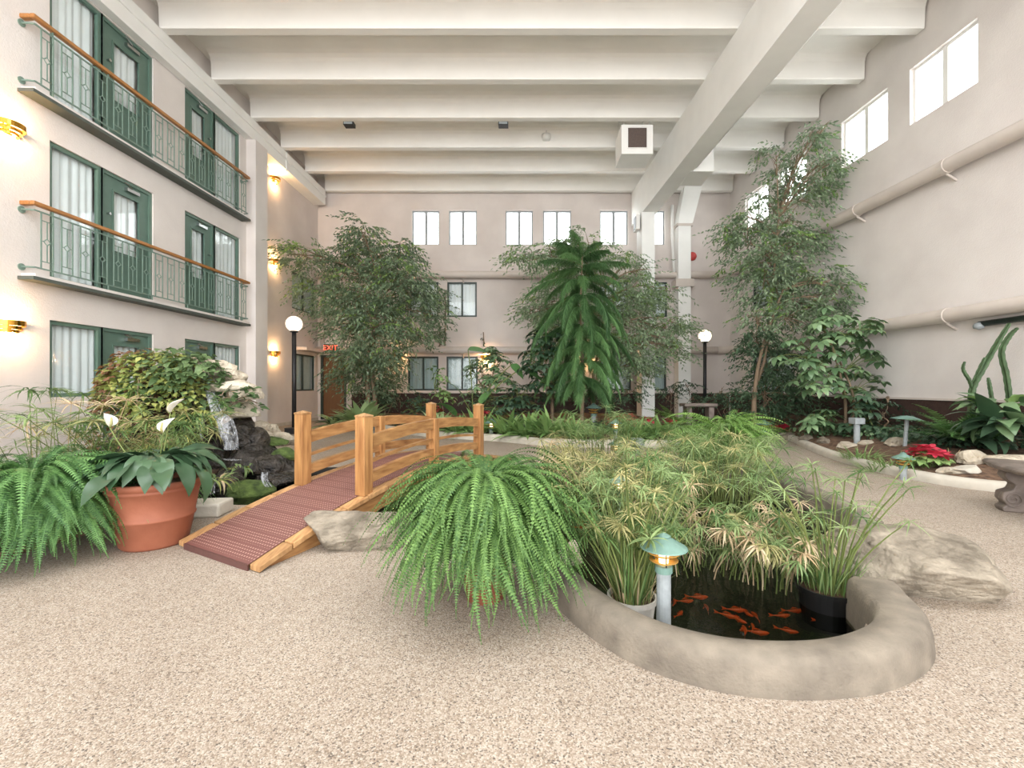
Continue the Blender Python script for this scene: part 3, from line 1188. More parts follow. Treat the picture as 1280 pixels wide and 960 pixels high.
def bp_(s, v, z):
    return ba * s + bd * v + Vector((0, 0, z))


def strip(s0, s1, v0, v1, zt, zb, n=10):
    """curved board between two lateral offsets; zt and zb are functions of v"""
    mb = MB()
    vs = []
    for i in range(n + 1):
        v = v0 + (v1 - v0) * i / n
        vs += [bp_(s0, v, zb(v)), bp_(s1, v, zb(v)), bp_(s1, v, zt(v)), bp_(s0, v, zt(v))]
    fs = []
    for i in range(n):
        for k in range(4):
            k2 = (k + 1) % 4
            fs.append((i * 4 + k, i * 4 + k2, (i + 1) * 4 + k2, (i + 1) * 4 + k))
    fs += [(0, 1, 2, 3), (n * 4 + 3, n * 4 + 2, n * 4 + 1, n * 4)]
    mb.add(vs, fs)
    return mb


# stringers and cross decking
for s in (-.50, .44):
    strip(s, s + .06, .12, BL - .12, lambda v: dz(v) - .036, lambda v: max(dz(v) - .19, .002), 30).build('stringer', M_woodrail, bridge)
for i in range(32):
    v0 = .02 + i * (BL - .04) / 32
    strip(-.42, .42, v0, v0 + .143, lambda v: dz(v) - .008, lambda v: dz(v) - .034, 1).build('deck_plank', M_woodblock, bridge)
for s in (-.535, .425):
    nb = 17
    for i in range(nb):
        v0 = i * BL / nb
        strip(s, s + .11, v0 + .007, v0 + BL / nb - .007, lambda v: dz(v) + .006 + .003 * (i % 3 == 1), lambda v: max(dz(v) - .032, .0), 2).build('edging_block', M_woodblock, bridge, bevel=.004)
# mat
mb = MB()
n = 60
vs, fs, uvs = [], [], []
for i in range(n + 1):
    v = .0 + BL * i / n
    for s in (-.422, .422):
        vs.append(bp_(s, v, dz(v) + .008))
fs = [(2 * i, 2 * i + 1, 2 * i + 3, 2 * i + 2) for i in range(n)]
mb.add(vs, fs)
mo = mb.build('mat', M_mat, bridge)
strip(-.422, .422, -.012, .0, lambda v: .044, lambda v: .0, 1).build('mat_lip', mat('dark_mat_lip', S(92, 60, 56), .5, .08, 20), bridge)
ul = mo.data.uv_layers.new(name='UVMap')
for pl in mo.data.polygons:
    for li in pl.loop_indices:
        co_ = mo.data.vertices[mo.data.loops[li].vertex_index].co
        det = ba.x * bd.y - ba.y * bd.x
        s_ = (co_.x * bd.y - co_.y * bd.x) / det
        v_ = (ba.x * co_.y - ba.y * co_.x) / det
        ul.data[li].uv = (s_ + 1, v_)


def post(s, v, top, w=.062, cap=True):
    c = bp_(s, v, 0)
    zb = dz(v) - .0
    mb = MB()
    Mx = Matrix.Translation(c) @ Matrix(((ba.x, bd.x, 0, 0), (ba.y, bd.y, 0, 0), (0, 0, 1, 0), (0, 0, 0, 1)))
    mb.box(-w, w, -w, w, zb, top, M=Mx)
    o = mb.build('post' if cap else 'middle_post', M_wood, bridge, bevel=.006)
    if cap:
        mb = MB()
        e = w + .003
        mb.add([(-e, -e, top), (e, -e, top), (e, e, top), (-e, e, top), (-e, -e, top + .012), (e, -e, top + .012), (e, e, top + .012), (-e, e, top + .012), (0, 0, top + .035)],
               [(0, 1, 5, 4), (1, 2, 6, 5), (2, 3, 7, 6), (3, 0, 4, 7), (4, 5, 8), (5, 6, 8), (6, 7, 8), (7, 4, 8), (3, 2, 1, 0)], M=Mx)
        mb.build('post_cap', M_woodblock, o)


def tr(v):
    return .775 + .085 * (1 - ((v - V2) / (V2 - V1)) ** 2)


for s in (-.44, .44):
    post(s, V1, .965)
    post(s, V3, .965)
    post(s, V2, tr(V2) + .005, .05, False)
    for a, b in ((V1 + .06, V2 - .004), (V2 + .004, V3 - .06)):
        strip(s - .03, s + .03, a, b, tr, lambda v: tr(v) - .115, 12).build('top_rail', M_woodrail, bridge)
        strip(s - .02, s + .02, a, b, lambda v: tr(v) - .225, lambda v: tr(v) - .255, 12).build('thin_rail', M_woodrail, bridge)
        strip(s - .03, s + .03, a, b, lambda v: tr(v) - .34, lambda v: tr(v) - .435, 12).build('bottom_rail', M_woodrail, bridge)

# ---- boulders
rock('boulder', 'grey tan boulder lying against the bridge ramp', 'rock', (-1.25, 3.60, -.02), (.46, .27, .27), 3, M_rock, .12, sub=6, facets=9, extra=[((-.15, -.35, .92), .62), ((.1, -.85, -.5), .56), ((-.8, -.3, -.3), .72), ((.75, -.3, .2), .8), ((.1, .3, .95), .62)])
rock('boulder', 'large flat tan boulder at the right end of the pond curb', 'rock', (2.40, 2.86, -.03), (.60, .42, .36), 11, M_rock, -.35, sub=6, facets=9, extra=[((.30, -.30, .90), .55), ((.15, -.82, -.55), .50), ((.8, -.2, .45), .70), ((-.2, .2, .95), .66), ((-.7, -.5, .1), .78)])
rock('small_rock', 'small pale rock between boulder and big fern', 'rock', (-.93, 3.72, 0), (.1, .08, .1), 5, M_rockpale, sub=3)
rock('small_rock', 'small white rock at pond edge right of the big fern', 'rock', (.32, 3.2, 0), (.1, .07, .12), 6, M_rockpale, sub=3)
mb = MB()
mb.box(-.2, .2, -.14, .14, 0, .13)
o = mb.build('stone_block', M_conc2, loc=gnd(256, 643), bevel=.02)
o.rotation_euler.z = .12
tag(o, 'pale stone block between terracotta pot and bridge', 'stone')

# ---- terracotta pot
PX, PY = -2.93, 3.62
pot = thing('terracotta_pot', 'large ribbed terracotta pot left of the bridge ramp', 'pot', (PX, PY, 0))
mb = MB()
mb.lathe([(0, 0), (.205, 0), (.215, .012), (.222, .02), (.258, .21), (.266, .215), (.270, .226), (.266, .238), (.263, .243), (.295, .43),
          (.303, .435), (.306, .445), (.302, .455), (.304, .462), (.318, .468), (.322, .49), (.320, .508), (.308, .514), (.29, .508), (.285, .45), (0, .44)], 56)
mb.build('body', M_terra, pot, smooth=True)
mb = MB()
mb.lathe([(0, .47), (.15, .475), (.288, .46)], 24)
mb.build('potting_soil', M_soil, pot, smooth=True)

# ---- path lights and lamps


def path_light(label, P, h, sc=1.0, lit=True, tilt=0):
    t_ = thing('path_light', label, 'lamp', P)
    t_.rotation_euler = (0, tilt, 0)
    k = sc
    mb = MB()
    mb.tube([(0, 0, 0), (0, 0, h - .21 * k)], .037 * k, 16)
    mb.build('post', M_grey, t_, smooth=False)
    mb = MB()
    mb.lathe([(0, h - .21 * k), (.045 * k, h - .21 * k), (.045 * k, h - .175 * k), (.03 * k, h - .17 * k), (0, h - .17 * k)], 20)
    mb.build('collar', M_teal, t_)
    mb = MB()
    for z in (.165, .13):
        pass
    mb.lathe([(.03 * k, h - .168 * k), (.074 * k, h - .148 * k), (.074 * k, h - .143 * k), (.028 * k, h - .160 * k)], 24)
    mb.build('lower_ring', M_amber, t_, smooth=True)
    mb = MB()
    mb.lathe([(.035 * k, h - .130 * k), (.084 * k, h - .108 * k), (.084 * k, h - .102 * k), (.033 * k, h - .122 * k)], 24)
    mb.build('upper_ring', M_amber, t_, smooth=True)
    mb = MB()
    for a in range(3):
        w = a * 2 * PI / 3 + .5
        mb.tube([(.05 * k * math.cos(w), .05 * k * math.sin(w), h - .17 * k), (.05 * k * math.cos(w), .05 * k * math.sin(w), h - .08 * k)], .004 * k, 5)
    o = mb.build('rods', M_dark, t_)
    o['kind'] = 'stuff'
    if lit:
        mb = MB()
        mb.lathe([(0, h - .165 * k), (.024 * k, h - .16 * k), (.027 * k, h - .12 * k), (.02 * k, h - .085 * k), (0, h - .08 * k)], 12)
        mb.build('bulb', E_lamp, t_, smooth=True)
    mb = MB()
    mb.lathe([(0, h), (.030 * k, h - .016 * k), (.036 * k, h - .021 * k), (.032 * k, h - .026 * k), (.119 * k, h - .076 * k), (.122 * k, h - .082 * k),
              (.118 * k, h - .083 * k), (.03 * k, h - .038 * k), (0, h - .034 * k)], 32)
    mb.build('cap', M_teal, t_, smooth=False)
    return t_


path_light('teal capped path light standing inside the front pond curb', Vector((.735, 2.40, -.12)), .60)
path_light('small teal path light in right bed beside the poinsettias', dirt(1129, 6.05), .37, 1.05, False)
path_light('teal path light among leaves behind the big right hand fern', dirt(955, 10.9), .44, 1.4, False)
path_light('teal mushroom path light left of the white column base', dirt(742, 12.2), .62, 1.7, False)
path_light('lit path light rising from the plants behind the bridge', dirt(614, 10.6), .38, 1.3)
path_light('lit path light in the far bed above the pond reeds', dirt(770, 9.75), .44, 1.25)
path_light('lit path light standing in the pond behind the reeds', Vector((1.32, 6.55, -.3)), .78, .95)
path_light('lit path light low among the left pond reeds', Vector((.86, 4.1, -.4)), .85, .8)
path_light('lit path light near the foot of the white column', dirt(818, 10.6), .26, 1.1)
# two teal discs and stumps in the right bed
q = dirt(1131, 7.6)
l = thing('path_light', 'wide flat teal disc light tilted in the right bed', 'lamp', q)
l.rotation_euler = (0, .08, 0)
mb = MB()
mb.lathe([(0, .52), (.08, .51), (.22, .46), (.225, .452), (.1, .47), (0, .48)], 28)
mb.build('cap', M_teal, l, smooth=True)
mb = MB()
mb.tube([(0, 0, 0), (0, 0, .48)], .03, 10)
mb.build('post', M_grey, l)
for px, Y, h, lab in ((1071, 8.3, .36, 'square topped grey post light in the right bed'), (796, 6.72, .36, 'square topped grey post light at far pond curb')):
    q = dirt(px, Y)
    q.z = max(q.z, 0)
    l = thing('post_light', lab, 'lamp', q)
    mb = MB()
    mb.tube([(0, 0, 0), (0, 0, h)], .05, 12)
    mb.build('post', M_grey, l)
    mb = MB()
    mb.box(-.09, .09, -.09, .09, h, h + .11)
    mb.build('head', M_grey, l, bevel=.008)


def globe_lamp(label, x, y, top, z0=0):
    l = thing('globe_lamp', label, 'lamp', (x, y, z0))
    mb = MB()
    mb.box(-.17, .17, -.17, .17, 0, .16)
    mb.build('base', M_dark, l, bevel=.01)
    mb = MB()
    mb.tube([(0, 0, .1), (0, 0, top - .2)], .055, 14)
    mb.build('pole', M_dark, l, smooth=True)
    mb = MB()
    mb.lathe([(.0, top - .22), (.09, top - .22), (.1, top - .19), (.07, top - .165), (0, top - .165)], 16)
    mb.build('fitter', M_dark, l, smooth=True)
    mb = MB()
    mb.lathe([(.2 * math.sin(PI * i / 16), top - .2 * math.cos(PI * i / 16)) for i in range(17)], 28)
    mb.build('globe', E_globe, l, smooth=True)


globe_lamp('black pole lamp with lit globe left of the bridge', -6.0, 11.9, 2.86)
globe_lamp('black pole lamp with lit globe right of the white column', 5.87, 14.8, 2.86)


def sconce(label, M, u, z, k=1.0, row=None):
    P = M @ Vector((u, 0, z))
    rz = math.atan2(M[1][0], M[0][0])
    s = thing('wall_sconce', label, 'lamp', P, rz, 'brass wall sconces')
    # local: x along wall, -y into the room for every wall frame
    mb = MB()
    mb.box(-.05, .05, -.02, 0, -.08, .08)
    mb.build('back_plate', M_brass, s)
    for r0, z0, z1 in ((.19, .0, .075), (.155, -.05, .0), (.12, -.095, -.05)):
        mb = MB()
        mb.lathe([(r0 * k, z0), (r0 * k, z1), ((r0 - .008) * k, z1), ((r0 - .008) * k, z0), (r0 * k, z0)], 18, a0=PI, a1=2 * PI)
        mb.build('brass_band', M_brass, s, smooth=False)
    mb = MB()
    mb.lathe([(0, -.05), (.022, -.03), (.026, .01), (.015, .04), (0, .045)], 10, (0, -.07, 0))
    mb.build('bulb', E_bulb, s, smooth=True)
    ld = bpy.data.lights.new('sconce_light', 'POINT')
    ld.energy = 10
    ld.color = (1.0, .62, .30)
    ld.shadow_soft_size = .03
    for zz in (.10, -.12):
        lo = bpy.data.objects.new('sconce_light', ld)
        col.objects.link(lo)
        lo.parent = s
        lo.location = (0, -.09, zz)


sconce('brass sconce at left picture edge, between middle and top floors', W_left, 6.42, 4.87)
sconce('brass sconce at left picture edge beside the ground floor window', W_left, 6.42, 2.09)
sconce('topmost brass sconce beyond the pilaster under the ledger beam', W_rec, 13.65, 7.40)
sconce('middle height brass sconce beyond the pilaster near the fig tree', W_rec, 13.65, 4.94)
sconce('low brass sconce between the pilaster and the left globe lamp', W_rec, 13.65, 2.20)
sconce('brass sconce on far wall just right of the left fig', W_back, bx(497), 2.27)
sconce('brass sconce on far wall above the dark umbrella leaves', W_back, bx(607), 2.27)
sconce('brass sconce on far wall glimpsed behind the drooping pine', W_back, bx(735), 2.27)
sconce('brass sconce on far wall right of the white column', W_back, bx(848), 2.27)
sconce('brass sconce at right picture edge above the cactus', W_right, 7.18, 2.20)

# exit sign and shelf
q = at(413, 435, 16.25)
ex = thing('exit_sign', 'small exit sign with red letters above the corner door', 'sign', q)
mb = MB()
mb.box(-.27, .27, 0, .34, -.16, .17)
mb.build('housing', M_white_plastic, ex, bevel=.01)
mb = MB()
mb.box(-.24, .24, -.008, 0, -.135, .145)
mb.build('face', M_dark, ex)
cu = bpy.data.curves.new('exit_text', 'FONT')
cu.body = 'EXIT'
cu.size = .25
cu.align_x, cu.align_y = 'CENTER', 'CENTER'
cu.extrude = .004
to = bpy.data.objects.new('exit_text', cu)
col.objects.link(to)
bpy.context.view_layer.update()
tm = bpy.data.meshes.new_from_object(to.evaluated_get(bpy.context.evaluated_depsgraph_get()))
bpy.data.objects.remove(to)
tm.materials.clear()
tm.materials.append(E_exit)
o = inst('letters', tm, ex, (0, -.014, 0), (PI / 2, 0, 0))
mb = MB()
mb.box(-7.49, -7.1, 14.9, 16.5, 2.42, 2.52)
tag(mb.build('trim_2', M_pipe), 'pale ledge above the window beside the exit sign', 'ledge', kind='structure')
mb = MB()
mb.tube([(-7.3, 16.5, 2.6), (-7.3, 16.5, 5.1)], .06, 10)
tag(mb.build('trim_3', M_pipe, smooth=True), 'painted vertical pipe in the far left corner', 'pipe', kind='structure')

# ---- bench (curved cast stone) and round table
bn = thing('stone_bench', 'curved brown cast stone bench with scroll legs at right edge', 'bench', (4.95, 4.35, 0))
bc = Vector((6.25, 3.9, 0)) - Vector((4.95, 4.35, 0))
mb = MB()
a0, a1 = 2.42, 3.75
k = 22
vs, fs = [], []
sp = [(1.62, .40), (1.65, .425), (1.65, .445), (1.62, .465), (1.24, .465), (1.21, .445), (1.21, .425), (1.24, .40)]
for i in range(k + 1):
    w = a0 + (a1 - a0) * i / k
    for r, z in sp:
        vs.append(bc + Vector((r * math.cos(w), r * math.sin(w), z)))
m_ = len(sp)
for i in range(k):
    for j in range(m_):
        fs.append((i * m_ + j, i * m_ + (j + 1) % m_, (i + 1) * m_ + (j + 1) % m_, (i + 1) * m_ + j))
fs += [tuple(range(m_)), tuple(k * m_ + j for j in range(m_))]
mb.add(vs, fs)
mb.build('seat', M_stone_bench, bn, bevel=.01)
for w in (a0 + .28, a1 - .28):
    c = bc + Vector((1.43 * math.cos(w), 1.43 * math.sin(w), 0))
    rd = Vector((math.cos(w), math.sin(w), 0))
    tg = Vector((-rd.y, rd.x, 0))
    Mx = Matrix(((rd.x, tg.x, 0, c.x), (rd.y, tg.y, 0, c.y), (0, 0, 1, 0), (0, 0, 0, 1)))
    pol = [(-.19, 0), (-.2, .04), (-.16, .07), (-.2, .12), (-.19, .19), (-.12, .22), (-.10, .27), (-.15, .31), (-.18, .35), (-.17, .40),
           (.17, .40), (.18, .35), (.15, .31), (.10, .27), (.12, .22), (.19, .19), (.2, .12), (.16, .07), (.2, .04), (.19, 0)]
    mb = MB()
    k2 = len(pol)
    vs = [Mx @ Vector((x, -.085, z)) for x, z in pol] + [Mx @ Vector((x, .085, z)) for x, z in pol]
    mb.add(vs, [tuple(range(k2)), tuple(range(2 * k2 - 1, k2 - 1, -1))] + [(i, (i + 1) % k2, k2 + (i + 1) % k2, k2 + i) for i in range(k2)])
    lg = mb.build('leg', M_stone_bench, bn, bevel=.012)
    for sgn in (-1, 1):
        for cx in (-.12, .12):
            mb = MB()
            pts = []
            for q_ in range(22):
                th = q_ * .55
                rr_ = .012 + .0030 * q_
                pts.append(Mx @ Vector((cx + rr_ * math.cos(th), sgn * .088, .13 + rr_ * math.sin(th))))
            mb.tube(pts, .009, 6)
            mb.build('scroll', M_stone_bench, lg, smooth=True)

tb = thing('stone_table', 'dark brown bench slab on short legs behind the right fern', 'bench', at(873, 545, 11.6).xy.to_3d())
mb = MB()
mb.box(-.42, .42, -.2, .2, .72, .80)
mb.build('top', M_stone_bench, tb, bevel=.02)
for s in (-.28, .28):
    mb = MB()
    mb.box(s - .07, s + .07, -.15, .15, 0, .72)
    mb.build('leg', M_stone_bench, tb, bevel=.02)

# ---- pond pots and koi
for (x, y, z, m_, lab, r0) in ((.63, 2.66, -.12, M_plaster_pot, 'pale grey plastic pot of reeds inside the front curb', .135),
                               (1.86, 2.80, -.20, M_blackpot, 'black plastic pot of papyrus at right end of pond', .16)):
    t_ = thing('water_pot', lab, 'pot', (x, y, z))
    hh = .15 if m_ is M_plaster_pot else .22
    mb = MB()
    mb.lathe([(0, 0), (r0 * .86, 0), (r0 * .98, hh - .03), (r0 * 1.05, hh - .028), (r0 * 1.06, hh), (r0 * .97, hh), (r0 * .95, hh - .03)], 32)
    mb.build('body', m_, t_, smooth=False)
    mb = MB()
    mb.lathe([(0, hh - .03), (r0 * .95, hh - .03)], 24)
    mb.build('potting_soil', M_soil, t_)


def koi_meshes():
    mb = MB()
    n, m = 12, 10
    vs, fs = [], []
    for i in range(n + 1):
        s = i / n
        w = .001 + .019 * math.sin(PI * min(1, s * 1.02) ** .7) * (1 - .25 * s)
        yb = .012 * math.sin(s * 4)
        for k in range(m):
            a = 2 * PI * k / m
            vs.append((s * .17 - .085, yb + w * .8 * math.cos(a), w * 1.0 * math.sin(a)))
    for i in range(n):
        for k in range(m):
            fs.append((i * m + k, i * m + (k + 1) % m, (i + 1) * m + (k + 1) % m, (i + 1) * m + k))
    mb.add(vs, fs)
    body = mb.mesh('koi_body', M_koi, True)
    mb = MB()
    e = .085
    mb.add([(e - .01, -.009, .004), (e + .034, -.018, .018), (e + .022, -.012, 0), (e + .034, -.017, -.017), (e - .01, -.009, -.006)], [(0, 1, 2), (0, 2, 4), (4, 2, 3)])
    tail = mb.mesh('tail_fin', M_koi)
    mb = MB()
    for s in (-1, 1):
        mb.add([(-.04, s * .015, -.005), (-.018, s * .032, -.012), (-.006, s * .027, -.012), (-.02, s * .014, -.006)], [(0, 1, 2, 3)])
    fin = mb.mesh('side_fins', M_koi)
    mb = MB()
    mb.add([(-.03, .001, .02), (.02, .004, .034), (.045, .006, .018)], [(0, 1, 2)])
    dor = mb.mesh('dorsal_fin', M_koi)
    return body, tail, fin, dor


kb, kt, kf, kd = koi_meshes()
fish = [(849, 767, .9), (842, 753, 1.3), (857, 751, .1), (873, 746, 0), (883, 760, 1.5), (910, 769, -.5), (923, 774, -1.0), (934, 766, -1.2), (920, 762, -.1), (944, 770, 1.6), (947, 790, -.2),
        (977, 769, .1), (993, 763, .1), (985, 788, -.4), (1033, 777, -.2), (930, 788, 1.3), (940, 784, 1.2)]
far_f = [(731, 659, .1), (743, 652, 0), (700, 628, 1.2), (1009, 649, .8), (870, 650, .6)]
fish.sort()
far_f.sort()
ORD = ['nearest to', 'second from', 'third from', 'fourth from', 'fifth from', 'sixth from', 'seventh from', 'eighth from', 'ninth from']
for i, (px, py, a) in enumerate(fish + far_f):
    zf = -.150
    q = gnd(px, py, zf)
    near = i < len(fish)
    nf = len(fish)
    if i < 9:
        lab = 'orange koi inside the front curb, %s the path light post' % ORD[i]
    elif near:
        lab = 'orange koi inside the front curb, %s the black pot' % ORD[nf - 1 - i]
    else:
        lab = 'orange koi among the reeds farther back, %s the big centre fern' % ORD[i - nf]
    k_ = thing('koi', lab, 'fish', q, a + PI, 'koi in the pond')
    s_ = R.uniform(.55, .82)
    if not near:
        s_ *= 1.5
    k_.scale = (s_, s_, s_)
    inst('body', kb, k_)
    inst('tail_fin', kt, k_)
    inst('side_fins', kf, k_)
    inst('dorsal_fin', kd, k_)

# ---- rock waterfall
WX, WY = -4.75, 6.75
wf = thing('rock_waterfall', 'rocky waterfall mound with pale capstones left of the bridge', 'waterfall', (WX, WY, 0))
wl_ = Vector((WX, WY, 0))


def wrock(px, py, Y, w, h, m, seed, rz=0, d=None, name='rock', tilt=(0, 0)):
    """px,py = bottom centre of the stone; w,h half width and full height in metres"""
    q = at(px, py, Y) - wl_
    return rock(name, None, None, q, (w, d or w * .8, h * .75), seed, m, rz, tilt, 3, wf, 14, rough=.08)


core = [(205, 632, 6.9, .95, 1.35), (165, 630, 7.0, .8, 1.2), (245, 632, 6.9, .7, 1.15), (225, 560, 7.1, .65, 1.25), (190, 560, 7.2, .55, 1.2)]
for i, (px, py, Y, w, h) in enumerate(core):
    wrock(px, py, Y, w, h, M_rockdark, 40 + i, R.random() * 6)
caps = [(272, 471, 6.75, .30, .27, .2), (290, 490, 6.65, .33, .19, .1), (250, 458, 6.9, .2, .17, .4), (303, 500, 6.7, .26, .26, .9),
        (297, 522, 6.75, .32, .28, .3), (287, 478, 6.9, .28, .18, 1.2)]
for i, (px, py, Y, w, h, rz) in enumerate(caps):
    wrock(px, py, Y, w, h, M_rockpale, 60 + i, rz, name='capstone')
dark = [(300, 560, 6.6, .28, .35), (262, 585, 6.7, .35, .55), (318, 560, 6.7, .26, .3), (305, 590, 6.4, .34, .30), (330, 592, 6.5, .3, .32), (352, 592, 6.6, .26, .28),
        (285, 608, 6.1, .3, .25), (270, 622, 5.9, .22, .2), (345, 606, 6.1, .24, .2), (360, 585, 6.9, .24, .25), (298, 545, 6.7, .3, .3), (325, 575, 6.7, .3, .25)]
for i, (px, py, Y, w, h) in enumerate(dark):
    wrock(px, py, Y, w, h, M_rockdark, 80 + i, R.random() * 6, name='wet_rock')
for i, (px, py, Y, w, h) in enumerate([(312, 618, 5.75, .30, .17), (356, 575, 6.7, .2, .2), (340, 556, 7.0, .22, .12)]):
    wrock(px, py, Y, w, h, M_moss, 100 + i, .4, name='mossy_rock')
for i, (px, py, Y, w, h) in enumerate([(322, 540, 7.3, .24, .2), (332, 550, 7.2, .26, .13), (350, 557, 7.3, .24, .2), (338, 546, 7.6, .2, .2), (366, 556, 7.6, .15, .15)]):
    wrock(px, py, Y, w, h, M_rockpale, 120 + i, R.random() * 6, name='pale_rock')


def fall(pts, w0, w1, name='water_stream', strands=5):
    """a sheet of falling water made of several thin strands"""
    P_ = [p - wl_ for p in catmull(pts, 8)]
    n = len(P_)
    for q in range(strands):
        mb = MB()
        off = (q / (strands - 1) - .5) * 2 if strands > 1 else 0
        ph = R.random() * 6
        vs, fs = [], []
        for i, p in enumerate(P_):
            w = w0 + (w1 - w0) * i / (n - 1)
            ws = w * R.uniform(.26, .34) if i == 0 else ws
            c = p + Vector((off * w * .8 + .006 * math.sin(ph + i * .35), -.03 * (1 - off * off), 0))
            for k in range(5):
                f = k / 4 - .5
                vs.append(c + Vector((f * 2 * ws, -.02 * math.cos(f * PI), 0)))
        for i in range(n - 1):
            for k in range(4):
                fs.append((i * 5 + k, i * 5 + k + 1, (i + 1) * 5 + k + 1, (i + 1) * 5 + k))
        mb.add(vs, fs)
        mb.build(name, M_fall, wf, smooth=True)


fall([at(262, 488, 6.45), at(266, 500, 6.3), at(272, 518, 6.2)], .05, .09)
fall([at(273, 517, 6.2), at(281, 522, 6.0), at(286, 540, 5.9), at(289, 562, 5.85)], .08, .10)
fall([at(268, 517, 6.2), at(274, 524, 6.05), at(280, 548, 5.95)], .03, .04)
fall([at(257, 517, 6.3), at(254, 530, 6.2), at(253, 550, 6.2)], .012, .012)
fall([at(284, 573, 5.75), at(292, 575, 5.6), at(300, 574, 5.55)], .08, .06)
fall([at(331, 590, 5.9), at(331, 598, 5.8), at(335, 608, 5.75)], .03, .06)
fall([at(265, 598, 5.6), at(265, 608, 5.55), at(264, 617, 5.5)], .03, .04)

# ---- bed stones
for i, (px, Y, w, h, m_, lab) in enumerate([
    (1215, 6.25, .24, .17, M_rockpale, 'grey rounded stone right of the poinsettias'), (1262, 6.1, .42, .15, M_rockpale, 'long pale slab stone behind the bench'),
    (1190, 5.95, .22, .10, M_rockpale, 'flat pale stone below the poinsettias'), (1210, 5.85, .2, .10, M_conc2, 'flat grey stone at the foot of the rounded one'),
    (1120, 7.9, .3, .14, M_rockpale, 'pale stone behind the small teal path light'), (1030, 8.9, .2, .12, M_rock, 'tan stone by the curb under the umbrella tree'),
    (1006, 9.6, .2, .14, M_rock, 'brown stone left of the umbrella tree trunk'), (1058, 8.2, .24, .10, M_rockpale, 'pale stone near the square post light'),
    (985, 10.6, .28, .16, M_rock, 'brown stone under the tall right fig'), (1083, 8.2, .18, .09, M_rockpale, 'small pale stone right of the square post light')]):
    rock('bed_stone', lab, 'rock', dirt(px, Y) - Vector((0, 0, .02)), (w, w * .6, h * .8), 140 + i, m_, R.random() * .6, sub=3)

# =================================================================== PLANTS
def leaf(L, W, n=4, droop=.3, fold=.12, tip=1.0, base=.12, wave=0):
    """leaf blade along +x, starts at origin, bends down by droop; returns verts, faces"""
    vs, fs = [], []
    x = z = 0.0
    a = 0.0
    for i in range(n + 1):
        s = i / n
        w = W * (math.sin(PI * min(1, base + (1 - base) * s) ** tip)) if 0 < i < n else (W * .12 if i == 0 else 0.0)
        f = fold * w
        zz = wave * math.sin(i * 2.1) * W
        vs += [(x, w, z + f + zz), (x, 0, z), (x, -w, z + f - zz)]
        a = -droop * (s + 1 / n)
        x += L / n * math.cos(a)
        z += L / n * math.sin(a)
    for i in range(n):
        o = i * 3
        fs += [(o, o + 1, o + 4, o + 3), (o + 1, o + 2, o + 5, o + 4)]
    return vs, fs


def rotm(az, el, roll=0.0):
    return Matrix.Rotation(az, 4, 'Z') @ Matrix.Rotation(-el, 4, 'Y') @ Matrix.Rotation(roll, 4, 'X')


def frond_mesh(L, W, e0, bend, m, npin=30, pw=.56, seed=0, hang=.25, name='frond', power=.8):
    """fern frond: arching midrib in the xz plane with two rows of pinnae"""
    r = random.Random(seed)
    mb = MB()
    pts = []
    x = z = y = 0.0
    sway = r.uniform(-.25, .25)
    for i in range(npin + 1):
        s = i / npin
        a = e0 - bend * s ** power
        pts.append((Vector((x, y, z)), a))
        x += L / npin * math.cos(a)
        z += L / npin * math.sin(a)
        y += L / npin * sway * s
    vs, fs = [], []
    for i, (p, a) in enumerate(pts):
        w = .004 * (1 - .7 * i / npin)
        vs += [p + Vector((0, w, 0)), p - Vector((0, w, 0))]
    fs = [(2 * i, 2 * i + 1, 2 * i + 3, 2 * i + 2) for i in range(npin)]
    mb.add(vs, fs)
    st = L / npin
    for i in range(2, npin + 1):
        s = i / npin
        p, a = pts[i]
        d = Vector((math.cos(a), 0, math.sin(a)))
        up = Vector((-math.sin(a), 0, math.cos(a)))
        l = W * min(1, (s * 3.2) ** .7) * max(.10, (1 - s ** 2.4)) * r.uniform(.9, 1.08)
        for sg in (-1, 1):
            dr = (Vector((0, sg, 0)) + d * .28 - up * hang * r.uniform(.5, 1.4)).normalized()
            h = st * pw
            mb.add([p - d * h * .5, p + dr * l * .5 - d * h * .6 + up * .002, p + dr * l, p + dr * l * .5 + d * h * .45 + up * .002, p + d * h * .5], [(0, 1, 3, 4), (1, 2, 3)])
    me = mb.mesh(name, m, False, False)
    me['tip'] = min(p.z for p, a in pts)
    me['reach'] = max(p.x for p, a in pts)
    return me


